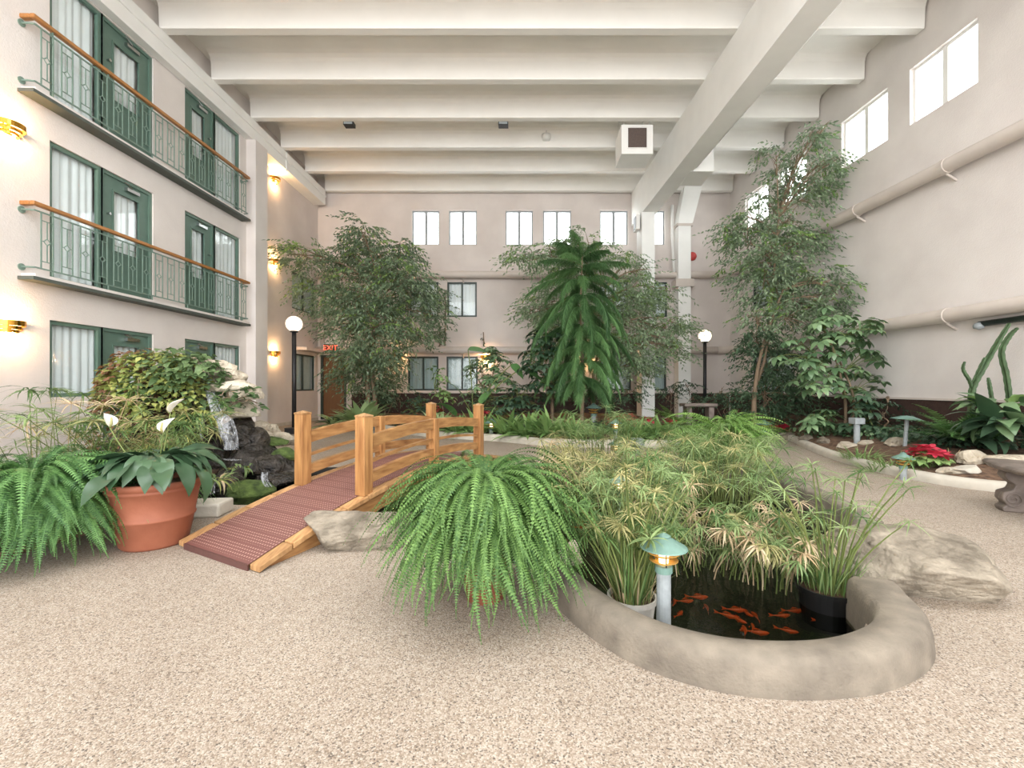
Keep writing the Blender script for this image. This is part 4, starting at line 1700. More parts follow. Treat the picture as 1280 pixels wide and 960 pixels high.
def fern(label, P, count, Lr, er, endr, W, m, seed, group=None, npin=30, variants=10, squash=(1, 1), zmin=None, name='boston_fern', hang=.25, crown=.08, dome=0.0):
    """fronds rise at an angle in er and end pointing at an angle in endr; low fronds start farther out"""
    r = random.Random(seed)
    root = thing(name, label, 'fern', P, group=group)
    va = []
    for i in range(variants):
        f = i / (variants - 1)
        e0 = er[0] + (er[1] - er[0]) * f
        en = r.uniform(*endr)
        L = (Lr[0] + (Lr[1] - Lr[0]) * (.45 * r.random() + .55 * f)) * (r.uniform(.5, .8) if i % 4 == 3 else 1)
        va.append((frond_mesh(L, W, e0, e0 - en, m, npin, seed=seed * 31 + i, hang=hang), f))
    inner = MB()
    jobs = []
    for i in range(count):
        k = r.randrange(variants)
        me, f = va[k]
        sc = r.uniform(.82, 1.12)
        if zmin is not None and P[2] + me['tip'] * sc < zmin:
            sc = (zmin - P[2]) / me['tip']
            if sc < .5:
                continue
        az = r.uniform(0, 2 * PI)
        rr = crown * (.25 + .75 * (1 - f)) * math.sqrt(r.random())
        loc = Vector((rr * math.cos(az) * squash[0], rr * math.sin(az) * squash[1], r.uniform(-.04, .04) + dome * (1 - (1 - f) ** 2) * .5))
        rot = (r.uniform(-.38, .38), r.uniform(-.15, .15), az + r.uniform(-.7, .7))
        w = P + loc if isinstance(P, Vector) else Vector(P) + loc
        jobs.append((me, loc, rot, sc, (w - Vector((0, 0, CH))).length - me['reach'] * math.cos(az - math.atan2(-P[1], -P[0]))))
    jobs.sort(key=lambda j: j[4])
    for n, (me, loc, rot, sc, _) in enumerate(jobs):
        if n < 300:
            inst('frond', me, root, loc, rot, sc)
        else:
            from mathutils import Euler
            M = Matrix.LocRotScale(loc, Euler(rot), Vector((sc, sc, sc)))
            inner.add([v.co for v in me.vertices], [tuple(p.vertices) for p in me.polygons], 0, M)
    if inner.v:
        o = inner.build('back_fronds', m, root, fix=False)
        o['kind'] = 'stuff'
    return root


# ---- the big ferns
t_ = thing('fern_pot', 'terracotta pot hidden under the big centre fern', 'pot', (-.23, 2.70, 0))
mb = MB()
mb.lathe([(0, 0), (.11, 0), (.15, .30), (.17, .31), (.175, .36), (.15, .36), (.14, .32), (0, .32)], 28)
mb.build('body', M_terra, t_, smooth=True)
fern('huge bright Boston fern cascading to the floor before the bridge', (-.23, 2.64, .47), 900, (.40, .78), (-.6, 1.45), (-1.62, -1.1), .034, L_fern, 3, npin=42, variants=44, zmin=.012, crown=.30, dome=.34)
fern('wide dark fern mass spilling over the floor at left edge', (-3.60, 3.34, .44), 820, (.44, .78), (-.5, 1.3), (-1.6, -1.1), .040, L_fern2, 4, npin=36, variants=34, zmin=.015, crown=.48, dome=.28)
fern('fern beyond the left fern, cut by the picture edge', (-4.4, 3.2, .52), 420, (.5, .80), (-.2, 1.3), (-1.6, -1.1), .040, L_fern2, 5, npin=34, variants=24, zmin=.07, crown=.42)
fern('small fern between the left fern mass and the terracotta pot', (-3.40, 4.05, .44), 220, (.4, .62), (-.1, 1.3), (-1.5, -1.0), .038, L_fern2, 6, npin=32, variants=14, zmin=.06, crown=.2)
t_ = thing('fern_pot', 'dark pot hidden under the right hand fern', 'pot', (2.95, 6.75, 0))
mb = MB()
mb.lathe([(0, 0), (.2, 0), (.25, .34), (.27, .35), (.27, .38), (.24, .38), (.22, .34), (0, .34)], 24)
mb.build('body', M_blackpot, t_, smooth=True)
fern('broad feathery fern on the far right rim of the pond', (2.95, 6.75, .46), 300, (.75, 1.08), (.15, 1.5), (-1.35, -.5), .085, L_fern3, 7, npin=30, variants=12, zmin=.02, crown=.14, hang=.5)

# ---- peace lily in the terracotta pot
pl_ = thing('peace_lily', 'peace lily with three white spathes in the terracotta pot', 'plant', (PX, PY, .47))
lm = []
for i, (L, W) in enumerate(((.32, .066), (.29, .062), (.25, .056), (.36, .070))):
    mb = MB()
    v, f = leaf(L, W, 10, .9 + .2 * i, .28, .85, .06, .05)
    mb.add(v, f)
    lm.append(mb.mesh('leaf', L_lily, True, False))
rl = random.Random(12)
for i in range(58):
    az = i * 2.399 + rl.uniform(-.3, .3)
    f = (i + .5) / 58
    el = 1.25 - 1.05 * f
    L = .16 + .20 * f
    tip_ = Vector((math.cos(az) * math.cos(el) * L * 1.0, math.sin(az) * math.cos(el) * L, math.sin(el) * L + .06))
    b0 = Vector((math.cos(az) * .03, math.sin(az) * .03, .0))
    lo = inst('leaf', lm[i % 4], pl_, tip_, (0, 0, 0), rl.uniform(.8, 1.12))
    lo.rotation_euler = rotm(az, el * .55 - .25 + rl.uniform(-.2, .2), rl.uniform(-.3, .3)).to_euler()
    mb = MB()
    mid = (b0 + tip_) / 2 + Vector((0, 0, .03))
    mb.tube(catmull([b0, mid, tip_], 3), [.006] * 6 + [.004], 5)
    mb.build('leaf_stalk', L_lily, pl_, smooth=True)
for (px, py, Y, rz) in ((137, 526, 3.75, 2.6), (213, 508, 3.7, .4), (204, 533, 3.6, 1.2)):
    q = at(px, py + 8, Y) - Vector((PX, PY, .47))
    mb = MB()
    mb.tube(catmull([Vector((q.x * .15, q.y * .2, 0)), Vector((q.x * .7, q.y * .7, q.z * .6)), q], 5), .005, 6)
    mb.build('flower_stalk', L_stem, pl_, smooth=True)
    mb = MB()
    v, f = leaf(.15, .048, 8, .5, .9, .8, .08)
    mb.add(v, f)
    o = mb.build('spathe', L_spathe, pl_, smooth=True, loc=q, fix=False)
    o.rotation_euler = rotm(rz, 1.15, .2).to_euler()
    mb = MB()
    mb.tube([(0, 0, .01), (.02, 0, .03), (.07, 0, .045)], [.008, .009, .006], 8)
    mb.build('spadix', L_pap2, o, smooth=True)


# ---- papyrus
def umbel_mesh(rad, n, m, ms, H, lean, seed, droop=.9, w=.0045):
    r = random.Random(seed)
    mb = MB()
    pts = [Vector((lean * H * (i / 5) ** 1.6, 0, H * i / 5)) for i in range(6)]
    mb.tube(pts, [.0045] * 4 + [.0035, .003], 4, 1, cap=False)
    T = pts[-1]
    for k in range(n):
        az = 2 * PI * k / n + r.uniform(-.25, .25)
        el = r.uniform(-.15, .75)
        v, f = leaf(rad * r.uniform(.7, 1.1), w * r.uniform(.8, 1.25), 4, droop * r.uniform(.5, 1.4), .2, .7, .3)
        mb.add(v, f, 0, Matrix.Translation(T) @ rotm(az, el, r.uniform(-.4, .4)))
    return mb.mesh('reed', [m, ms], False, False)


def papyrus(label, P, count, Hr, spread, mats, seed, rad=.15, n=20, lean=.35, group=None, cat='papyrus', droop=.9, kinds=9, w=.0045, squash=(1, 1), flatten=0):
    r = random.Random(seed)
    root = thing('papyrus_clump', label, cat, P, group=group)
    va = []
    for i in range(kinds):
        m = mats[i % len(mats)]
        H = Hr[0] + (Hr[1] - Hr[0]) * (i + r.random()) / kinds
        va.append(umbel_mesh(rad * r.uniform(.85, 1.2), n, m, L_dry if m is L_dry else L_stem, H, lean * r.uniform(.3, 1.6), seed * 17 + i, droop, w))
    for i in range(count):
        az = r.uniform(0, 2 * PI)
        rr = spread * math.sqrt(r.random())
        inst('reed', va[r.randrange(kinds)], root, (rr * math.cos(az) * squash[0], rr * math.sin(az) * squash[1], r.uniform(-flatten, 0)), (r.uniform(-.12, .12), r.uniform(-.12, .12), az + r.uniform(-.7, .7)), r.uniform(.85, 1.15))
    return root


def blades(label, name, cat, P, count, Lr, W, m, seed, er=(.9, 1.5), droop=1.0, spread=.1, group=None, part='blade', n=5, kinds=6, squash=(1, 1), fold=.2):
    r = random.Random(seed)
    root = thing(name, label, cat, P, group=group)
    va = []
    for i in range(kinds):
        mb = MB()
        v, f = leaf(Lr[0] + (Lr[1] - Lr[0]) * r.random(), W * r.uniform(.8, 1.2), n, droop * r.uniform(.6, 1.3), fold, .8, .2)
        mb.add(v, f)
        va.append(mb.mesh(part, m[i % len(m)] if isinstance(m, list) else m, True, False))
    for i in range(count):
        az = r.uniform(0, 2 * PI)
        rr = spread * math.sqrt(r.random())
        o = inst(part, va[r.randrange(kinds)], root, (rr * math.cos(az) * squash[0], rr * math.sin(az) * squash[1], 0), (0, 0, 0), r.uniform(.8, 1.15))
        o.rotation_euler = rotm(az + r.uniform(-.6, .6), r.uniform(*er), r.uniform(-.4, .4)).to_euler()
    return root


G3 = [L_pap, L_pap, L_pap2, L_papdark]
# clump in the pale pot, upright grassy stems with umbels above
papyrus('upright green papyrus growing from the pale grey pot', (.63, 2.66, .0), 80, (.36, .80), .11, [L_papdark, L_pap, L_pap2], 21, .12, 18, .35)
blades('dense thin reed stems rising from the pale grey pot', 'reed_tuft', 'reeds', (.63, 2.66, .0), 130, (.25, .46), .0045, [L_papdark, L_pap, L_pap2, L_dry], 22, (1.0, 1.55), .3, .12)
# centre mass
papyrus('dense papyrus in mid pond with many tan dried heads', (1.35, 3.42, -.1), 120, (.22, .50), .42, [L_pap, L_dry, L_pap2, L_pap, L_papdark], 23, .17, 22, .5, droop=1.3, kinds=12, squash=(1.2, .75))
papyrus('tan dried papyrus heads drooping beside the black pot', (1.72, 3.12, -.1), 42, (.24, .40), .20, [L_dry, L_pap2, L_dry, L_pap], 24, .16, 22, .4, droop=1.7, w=.006)
papyrus('green papyrus standing left of the pond centre', (.80, 3.9, -.1), 95, (.42, .74), .40, G3, 25, .18, 20, .35, kinds=12)
papyrus('green papyrus behind the pond centre below the right fern', (1.95, 4.75, -.1), 110, (.42, .78), .55, G3, 26, .22, 20, .35, kinds=12)
papyrus('yellowing papyrus at the far left of the pond', (.75, 5.35, -.1), 90, (.35, .66), .42, [L_pap2, L_pap, L_dry, L_pap2], 27, .20, 20, .35, kinds=12)
papyrus('green papyrus at the far rim of the pond under the lit path light', (1.1, 6.2, -.1), 80, (.55, .95), .42, [L_pap, L_papdark, L_pap], 28, .22, 20, .25, kinds=10)
papyrus('bright green papyrus clump right in front of the right fern', (2.45, 5.75, -.1), 80, (.45, .75), .40, [L_pap, L_strap, L_pap], 29, .25, 20, .35, kinds=10)
# tall one in the black pot
papyrus('tall airy papyrus growing from the black pot', (1.86, 2.80, .0), 34, (.42, .80), .10, [L_pap, L_papdark, L_pap], 30, .13, 14, .32, w=.004)
blades('deep green grass tuft in the black pot under the tall papyrus', 'reed_tuft', 'reeds', (1.86, 2.80, .0), 110, (.16, .32), .005, [L_papdark, L_pap], 31, (1.0, 1.5), .4, .13)
# left bed papyrus behind fern
papyrus('tall papyrus against the wall behind the left fern', (-4.75, 4.6, .05), 46, (.6, 1.08), .45, [L_pap, L_papdark, L_pap2, L_dry], 32, .27, 18, .4, kinds=10, w=.008)
papyrus('lower papyrus between left fern and waterfall mound', (-4.1, 4.85, .05), 46, (.5, .98), .35, [L_pap, L_pap2, L_papdark], 33, .24, 18, .4, kinds=10, w=.008)

# ---- vines on the waterfall


def scatter_leaves(name, m, pts, nrm, L, W, seed, parent, droop=.5, n=2, jit=.6, kind='stuff'):
    r = random.Random(seed)
    mb = MB()
    for p, nn in zip(pts, nrm):
        az = math.atan2(nn.y, nn.x) + r.uniform(-.9, .9)
        v, f = leaf(L * r.uniform(.7, 1.25), W * r.uniform(.8, 1.2), n, droop, .15, .8, .3)
        mb.add(v, f, 0, Matrix.Translation(p) @ rotm(az, r.uniform(-.6, .5), r.uniform(-jit, jit)))
    o = mb.build(name, m, parent, fix=False)
    o['kind'] = kind
    return o


rv = random.Random(77)


def mound_pts(ell, n, up=-.3):
    P_, N_ = [], []
    (cx, cy, Y, rx, ry, rz_) = ell
    c = at(cx, cy, Y)
    while len(P_) < n:
        d = Vector((rv.gauss(0, 1), rv.gauss(0, 1), rv.gauss(0, 1))).normalized()
        if d.y > .4 or d.z < up:
            continue
        k = rv.uniform(.88, 1.06) * (1 + .12 * noise.noise(d * 3))
        P_.append(c + Vector((d.x * rx, d.y * ry, d.z * rz_)) * k)
        N_.append(d)
    return P_, N_


def vine(label, m, ells, L, W, seed, droop=.6, n=3):
    P_, N_ = [], []
    for e, k in ells:
        a, b = mound_pts(e, k)
        P_ += a
        N_ += b
    root = thing('creeping_vine', label, 'vine', P_[0] * 0 + at(ells[0][0][0], ells[0][0][1], ells[0][0][2]) - Vector((0, 0, .3)))
    o = root.location
    scatter_leaves('foliage', m, [p - o for p in P_], N_, L, W, seed, root, droop, n)
    mb = MB()
    for i in range(7):
        a = rv.choice(P_) - o
        b = rv.choice(P_) - o
        if (a - b).length < .9:
            mb.tube([a, (a + b) / 2 + Vector((0, -.05, .05)), b], .008, 4)
    if mb.v:
        s_ = mb.build('vine_stem', M_bark, root)
        s_['kind'] = 'stuff'
    return root


vine('yellow green vine covering the top of the waterfall mound', L_vineY, [((200, 495, 6.6, .72, .6, .62), 1150), ((215, 520, 6.4, .6, .5, .6), 520)], .088, .034, 1)
vine('dark green ivy over the crest beside the pale capstones', L_vineG, [((225, 490, 6.6, .62, .6, .62), 330), ((245, 475, 6.5, .38, .4, .3), 230), ((165, 510, 6.6, .35, .4, .5), 110)], .125, .048, 2)
vine('bronze brown trailing vine on the left of the mound', L_vineB, [((172, 505, 6.45, .42, .45, .75), 420), ((160, 560, 6.3, .4, .4, .4), 150)], .085, .028, 3)
vine('leafy creeper below the capstones right of the falling water', L_vineG, [((298, 505, 6.5, .27, .2, .28), 90)], .13, .05, 4)
for i, (px, py, Y, cnt, L, lab) in enumerate(((222, 545, 5.9, 90, .42, 'green spider plant tuft hanging left of the falling water'), (195, 560, 5.8, 80, .4, 'spider plant tuft low on the mound behind the peace lily'),
                                          (250, 520, 6.0, 60, .36, 'spider plant tuft just left of the upper cascade'), (302, 585, 5.75, 22, .2, 'small spider plant growing on the wet rocks'),
                                          (268, 600, 5.0, 50, .26, 'yellow green grassy tuft right of the terracotta pot'), (165, 600, 5.2, 60, .36, 'grassy tuft behind the left side of the terracotta pot'))):
    blades(lab, 'spider_plant', 'plant', at(px, py, Y), cnt, (L * .7, L), .012, [L_vineY, L_pap, L_strap, L_dry][:3 + (i == 4)], 50 + i, (.0, 1.2), 1.9, .12)


# ---- fig trees
def tree(name, label, base, fork_z, blobs, m, seed, dens=1.0, trunk_r=.07, leafL=.11, trunks=2, m2=None, fall_=.7, cat='tree'):
    r = random.Random(seed)
    base = Vector(base)
    root = thing(name, label, cat, base)
    cs = [(Vector(c) - base, rr) for c, rr in blobs]
    cx = sum((c for c, _ in cs), Vector()) / len(cs)
    tops = []
    for k in range(trunks):
        off = Vector((r.uniform(-.15, .15), r.uniform(-.15, .15), 0)) * (k > 0)
        top = Vector((cx.x * .6 + r.uniform(-.3, .3), cx.y * .6 + r.uniform(-.2, .2), max(c.z for c, _ in cs) * (.72 if k == 0 else .5)))
        pts = catmull([off, off + Vector((r.uniform(-.1, .1), r.uniform(-.1, .1), fork_z * .5)), off * 1.5 + Vector((cx.x * .3, cx.y * .3, fork_z)), top], 5)
        mb = MB()
        n = len(pts)
        mb.tube(pts, [trunk_r * (1 - .75 * i / (n - 1)) for i in range(n)], 8)
        mb.build('trunk', M_bark, root, smooth=True)
        tops.append(pts)
    fol = MB()
    fol2 = MB()
    for c, rr in cs:
        tk = min(tops, key=lambda p: min((q - c).length for q in p))
        cand = [q for q in tk[3:] if q.z < c.z + .1] or tk[3:4]
        s = min(cand, key=lambda q: (q - c).length + .3 * abs(q.z - c.z + .5))
        mid = s.lerp(c, .5) + Vector((0, 0, .12 * (c - s).length))
        mb = MB()
        pts = catmull([s, mid, c], 5)
        n = len(pts)
        mb.tube(pts, [trunk_r * .34 * (1 - .6 * i / (n - 1)) for i in range(n)], 5)
        for _ in range(int(5 + rr * 6)):
            d = Vector((r.gauss(0, 1), r.gauss(0, 1), r.gauss(0, 1))).normalized() * rr * r.uniform(.6, .95)
            p0 = pts[r.randrange(n // 2, n)]
            mb.tube([p0, p0.lerp(c + d, .55) + Vector((0, 0, .06)), c + d], [.012, .008, .004], 4)
        mb.build('branch', M_bark, root, smooth=True)
        ns = int(dens * 120 * rr * rr + 16 * rr)
        for _ in range(ns):
            d = Vector((r.gauss(0, 1), r.gauss(0, 1) * .9, r.gauss(0, 1))).normalized()
            k = r.random() ** .45
            if noise.noise((c + d * rr * k) * 2.4 + Vector((seed, 0, 0))) < -.08 and r.random() < .8:
                continue                                    # gaps between the leaf clumps
            p = c + d * rr * k * (1 + .3 * noise.noise((c + d) * 1.7))
            az = math.atan2(d.y, d.x) + r.uniform(-.8, .8)
            tl = leafL * r.uniform(2.2, 4.2)
            el = r.uniform(-.2, .6)
            tgt = fol2 if (m2 and r.random() < .16 and d.z > 0) else fol
            nl = 9
            M0 = Matrix.Translation(p) @ rotm(az, el)
            for q in range(nl):
                s_ = q / (nl - 1)
                zz = -fall_ * tl * s_ * s_
                px_ = tl * s_
                sd = 1 if q % 2 else -1
                Ml = M0 @ Matrix.Translation((px_, 0, zz)) @ rotm(sd * r.uniform(.5, 1.2) * (q < nl - 1), -r.uniform(.2, 1.1), r.uniform(-.7, .7))
                L, W = leafL * r.uniform(.75, 1.2), leafL * r.uniform(.19, .27)
                tgt.add([(0, 0, 0), (L * .45, W, .01), (L, 0, -.012), (L * .45, -W, .01)], [(0, 1, 2, 3)], 0, Ml)
    o = fol.build('foliage', m, root, fix=False)
    o['kind'] = 'stuff'
    if fol2.v:
        o = fol2.build('young_foliage', m2, root, fix=False)
        o['kind'] = 'stuff'
    return root


def B(lst, Y, dY, seed, k=1.0):
    r = random.Random(seed)
    out = []
    for px, py, rp in lst:
        y = Y + r.uniform(-dY, dY)
        while at(px, py, y).x + 1.1 * rp * y / F * k > xr(y) - .2 or at(px, py, y).x - 1.25 * rp * y / F * k < -7.45:
            y -= .1
        out.append((at(px, py, y), rp * y / F * k))
    return out


left_b = [(451, 287, 18), (447, 305, 22), (443, 322, 26), (382, 322, 26), (362, 318, 16), (477, 328, 30), (500, 318, 22), (399, 366, 28), (451, 368, 40), (504, 358, 36), (530, 370, 24),
          (541, 394, 16), (426, 404, 26), (468, 412, 44), (510, 404, 32), (530, 421, 16), (440, 448, 24), (468, 458, 36), (428, 468, 16), (490, 446, 22), (500, 340, 22), (425, 340, 18), (460, 478, 24), (440, 385, 30)]
tree('weeping_fig', 'broad weeping fig tree in the far left corner by the exit door', drop(-4.5, 13.7), 1.6, B(left_b, 13.5, .7, 1), L_ficus, 11, 2.7, .08, .125, 3, L_ficus_y)
cen_b = [(728, 305, 22), (712, 318, 24), (690, 320, 24), (660, 322, 18), (644, 323, 10), (748, 318, 20), (788, 330, 20), (806, 337, 14), (672, 384, 18), (662, 392, 10), (689, 377, 22), (705, 350, 30), (700, 405, 30),
         (790, 367, 28), (781, 404, 36), (815, 377, 18), (838, 364, 12), (836, 412, 24), (852, 405, 14), (848, 430, 11), (812, 432, 24), (783, 443, 28), (765, 380, 26), (800, 460, 18), (760, 430, 24), (690, 440, 20), (845, 436, 14)]
tree('weeping_fig', 'spreading weeping fig behind the drooping pine and around the column', drop(2.1, 13.3), 1.6, B(cen_b, 13.8, .55, 2), L_ficus, 12, 2.5, .08, .125, 2, L_ficus_y)
rt_b = [(1034, 156, 8), (1022, 164, 10), (1012, 175, 13), (970, 193, 15), (998, 199, 18), (1030, 200, 13), (1046, 199, 9), (985, 222, 20), (1022, 226, 20), (1012, 248, 18), (958, 256, 22), (935, 272, 18), (906, 290, 14), (985, 275, 28),
        (932, 302, 22), (965, 314, 32), (998, 305, 28), (926, 337, 20), (955, 345, 32), (995, 347, 28), (1028, 353, 22), (1052, 360, 12), (1040, 376, 14), (975, 380, 32), (945, 404, 22), (991, 399, 26), (1015, 385, 18)]
tree('weeping_fig', 'tall slender weeping fig reaching the right wall windows', drop(5.75, 11.3), 2.2, B(rt_b, 11.3, .5, 3), L_ficus, 13, 2.7, .07, .12, 2, L_ficus_y)
rt_d = [(952, 432, 26), (940, 420, 16), (960, 462, 32), (955, 492, 32), (985, 480, 28), (975, 510, 24), (945, 510, 20), (1005, 500, 22), (985, 445, 22)]
tree('dark_shrub', 'dense dark leafy shrub below the tall right fig', drop(5.95, 11.6), .5, B(rt_d, 11.5, .4, 4), L_ficus_d, 14, 2.6, .05, .10, 3, cat='shrub')


# ---- umbrella trees
def whorl_mesh(n, L, W, droop, m, seed, el=.1):
    r = random.Random(seed)
    mb = MB()
    for k in range(n):
        az = 2 * PI * k / n + r.uniform(-.15, .15)
        Mz = rotm(az, el + r.uniform(-.2, .2), r.uniform(-.2, .2))
        q = Mz @ Vector((.05, 0, 0))
        mb.add([(0, 0, 0), (0, .004, 0), tuple(q)], [(0, 1, 2)])
        v, f = leaf(L * r.uniform(.8, 1.1), W * r.uniform(.85, 1.1), 4, droop * r.uniform(.7, 1.3), .12, .9, .12)
        mb.add(v, f, 0, Mz @ Matrix.Translation((.045, 0, 0)))
    return mb.mesh('leaf', m, True, False)


def umbrella(label, base, fork, heads, m, seed, L=.2, W=.05, n=8, droop=.7, trunks=3, tr_=.035):
    r = random.Random(seed)
    base = Vector(base)
    root = thing('umbrella_plant', label, 'plant', base)
    wm = [whorl_mesh(n + (i % 2), L * r.uniform(.85, 1.15), W, droop * r.uniform(.7, 1.4), m, seed * 9 + i, r.uniform(-.1, .3)) for i in range(5)]
    hs = [Vector(h) - base for h in heads]
    cx = sum(hs, Vector()) / len(hs)
    tp = []
    for k in range(trunks):
        off = Vector((r.uniform(-.08, .08), r.uniform(-.06, .06), 0)) * (k > 0)
        top = Vector((cx.x + r.uniform(-.35, .35), cx.y + r.uniform(-.2, .2), cx.z * (1.0 + .15 * k)))
        pts = catmull([off, off * 2 + Vector((cx.x * .15, cx.y * .15, fork)), top], 6)
        mb = MB()
        mb.tube(pts, [tr_ * (1 - .6 * i / (len(pts) - 1)) for i in range(len(pts))], 7)
        mb.build('trunk', M_bark, root, smooth=True)
        tp += pts[3:]
    for i, h in enumerate(hs):
        s = min(tp, key=lambda q: (q - h).length + (1 if q.z > h.z else 0))
        mb = MB()
        mb.tube(catmull([s, s.lerp(h, .6) + Vector((0, 0, .1)), h], 3), .007, 4)
        mb.build('leaf_stalk', L_stem, root, smooth=True)
        d = (h - Vector((cx.x, cx.y, h.z)))
        o = inst('leaf', wm[r.randrange(5)], root, h, (0, 0, 0), r.uniform(.8, 1.2))
        az = math.atan2(d.y, d.x)
        o.rotation_euler = (Matrix.Rotation(az, 4, 'Z') @ Matrix.Rotation(r.uniform(.1, .6), 4, 'Y') @ Matrix.Rotation(r.uniform(0, 6), 4, 'Z')).to_euler()
    return root


def heads(blobs, n, Y, dY, seed, off=0.):
    r = random.Random(seed)
    out = []
    tot = sum(b[2] ** 2 for b in blobs)
    for px, py, rp in blobs:
        for _ in range(max(1, round(n * rp * rp / tot))):
            a, k = r.uniform(0, 2 * PI), math.sqrt(r.random())
            out.append(at(px + rp * k * math.cos(a), py + rp * k * math.sin(a), Y + r.uniform(-dY, dY)))
    return out


umbrella('tall umbrella tree with glossy leaves against the right wall', dirt(1056, 9.6), .8,
         heads([(1045, 402, 24), (1075, 405, 22), (1020, 425, 24), (990, 445, 20), (1060, 440, 30), (1085, 455, 18), (1025, 460, 26), (1000, 478, 16), (1090, 480, 12), (1060, 475, 20), (1015, 400, 14)], 95, 9.5, .5, 5),
         L_schef, 31, .21, .052, 8, .8)
umbrella('young umbrella plant low beside the umbrella tree trunk', dirt(1085, 9.0), .15, heads([(1085, 515, 16), (1095, 530, 16), (1075, 505, 12), (1060, 530, 10), (1098, 505, 8)], 24, 8.9, .3, 6), L_schef_d, 32, .18, .045, 8, .9, 1, .015)
umbrella('young umbrella plant left of the umbrella tree trunk', dirt(1028, 9.5), .15, heads([(1025, 525, 14), (1035, 518, 10), (1015, 530, 10)], 14, 9.4, .2, 7), L_schef, 33, .18, .045, 8, .9, 1, .015)
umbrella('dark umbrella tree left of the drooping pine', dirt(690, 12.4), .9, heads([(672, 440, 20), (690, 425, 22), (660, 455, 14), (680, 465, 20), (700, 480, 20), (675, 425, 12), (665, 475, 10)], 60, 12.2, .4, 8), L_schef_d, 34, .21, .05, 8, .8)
umbrella('pale umbrella shrub on the far bed under the two sconces', dirt(612, 13.2), .6, heads([(615, 450, 22), (630, 470, 18), (595, 475, 18), (612, 490, 24), (625, 445, 12), (600, 460, 14), (640, 490, 14), (590, 500, 14)], 70, 13.0, .4, 9), L_schef, 35, .2, .045, 9, .7)
umbrella('dark low umbrella plants behind the bridge posts', dirt(640, 12.6), .3, heads([(632, 508, 20), (655, 512, 18), (610, 515, 18), (670, 500, 16), (645, 495, 14)], 60, 12.4, .4, 10), L_schef_d, 36, .2, .045, 8, .8)

# ---- Norfolk pine with drooping branches
NP = dirt(727, 12.0)
pine = thing('norfolk_pine', 'dark drooping Norfolk pine in front of the centre fig', 'tree', NP)
mb = MB()
ptop = at(728, 318, 12.0) - NP
mb.tube(catmull([(0, 0, 0), (.03, 0, 1.5), (-.02, .02, 3), ptop], 5), [.06 * (1 - .8 * i / 15) for i in range(16)], 8)
mb.build('trunk', M_bark, pine, smooth=True)
rp_ = random.Random(4)


def pine_branch(L, e0, bend, seed):
    r = random.Random(seed)
    mb = MB()
    n = 26
    x = z = 0
    P_ = []
    for i in range(n + 1):
        s = i / n
        a = e0 - bend * s ** .8
        P_.append((Vector((x, 0, z)), a))
        x += L / n * math.cos(a)
        z += L / n * math.sin(a)
    mb.tube([p for p, _ in P_[::3]], .012, 4)
    for i in range(3, n + 1):
        p, a = P_[i]
        s = i / n
        d = Vector((math.cos(a), 0, math.sin(a)))
        for sg in (-1, 1):
            for q in range(13):
                l = (.16 + .16 * math.sin(PI * min(1, s * 1.1))) * r.uniform(.6, 1.15)
                out = (Vector((0, sg * r.uniform(.15, 1.0), 0)) + d * r.uniform(.4, 1.1) + Vector((0, 0, -r.uniform(.0, 1.2)))).normalized()
                pp = p + d * r.uniform(-.04, .04)
                e_ = pp + out * l + Vector((0, 0, -.18 * l))
                m_ = pp + out * l * .55
                w = Vector((0, 0, 1)).cross(out)
                w = (w.normalized() if w.length > 1e-4 else Vector((1, 0, 0)))
                w = (w + out.cross(w) * r.uniform(-1, 1)).normalized() * .0045
                mb.add([pp - w * .5, pp + w * .5, m_ + w, m_ - w, e_], [(0, 1, 2, 3), (3, 2, 4)])
    return mb.mesh('branch', L_pine, False, False)


tiers = [(.98, 7, .9, .9, .9), (.92, 8, 1.25, .5, .9), (.84, 8, 1.5, .35, 1.3), (.76, 9, 1.8, .25, 1.7), (.68, 10, 1.9, .1, 1.5), (.58, 10, 1.8, .1, 1.45), (.48, 10, 1.6, .1, 1.4), (.38, 10, 1.45, .1, 1.35), (.28, 9, 1.2, .1, 1.3)]
for j, (f, k, L, e0, bend) in enumerate(tiers):
    vm = [pine_branch(L * rp_.uniform(.85, 1.1), e0 + rp_.uniform(-.1, .1), bend * rp_.uniform(.9, 1.15), j * 7 + q) for q in range(3)]
    for q in range(k):
        inst('branch', vm[q % 3], pine, (0, 0, ptop.z * f + rp_.uniform(-.08, .08)), (0, 0, 2 * PI * q / k + j * .4 + rp_.uniform(-.2, .2)), rp_.uniform(.85, 1.1))

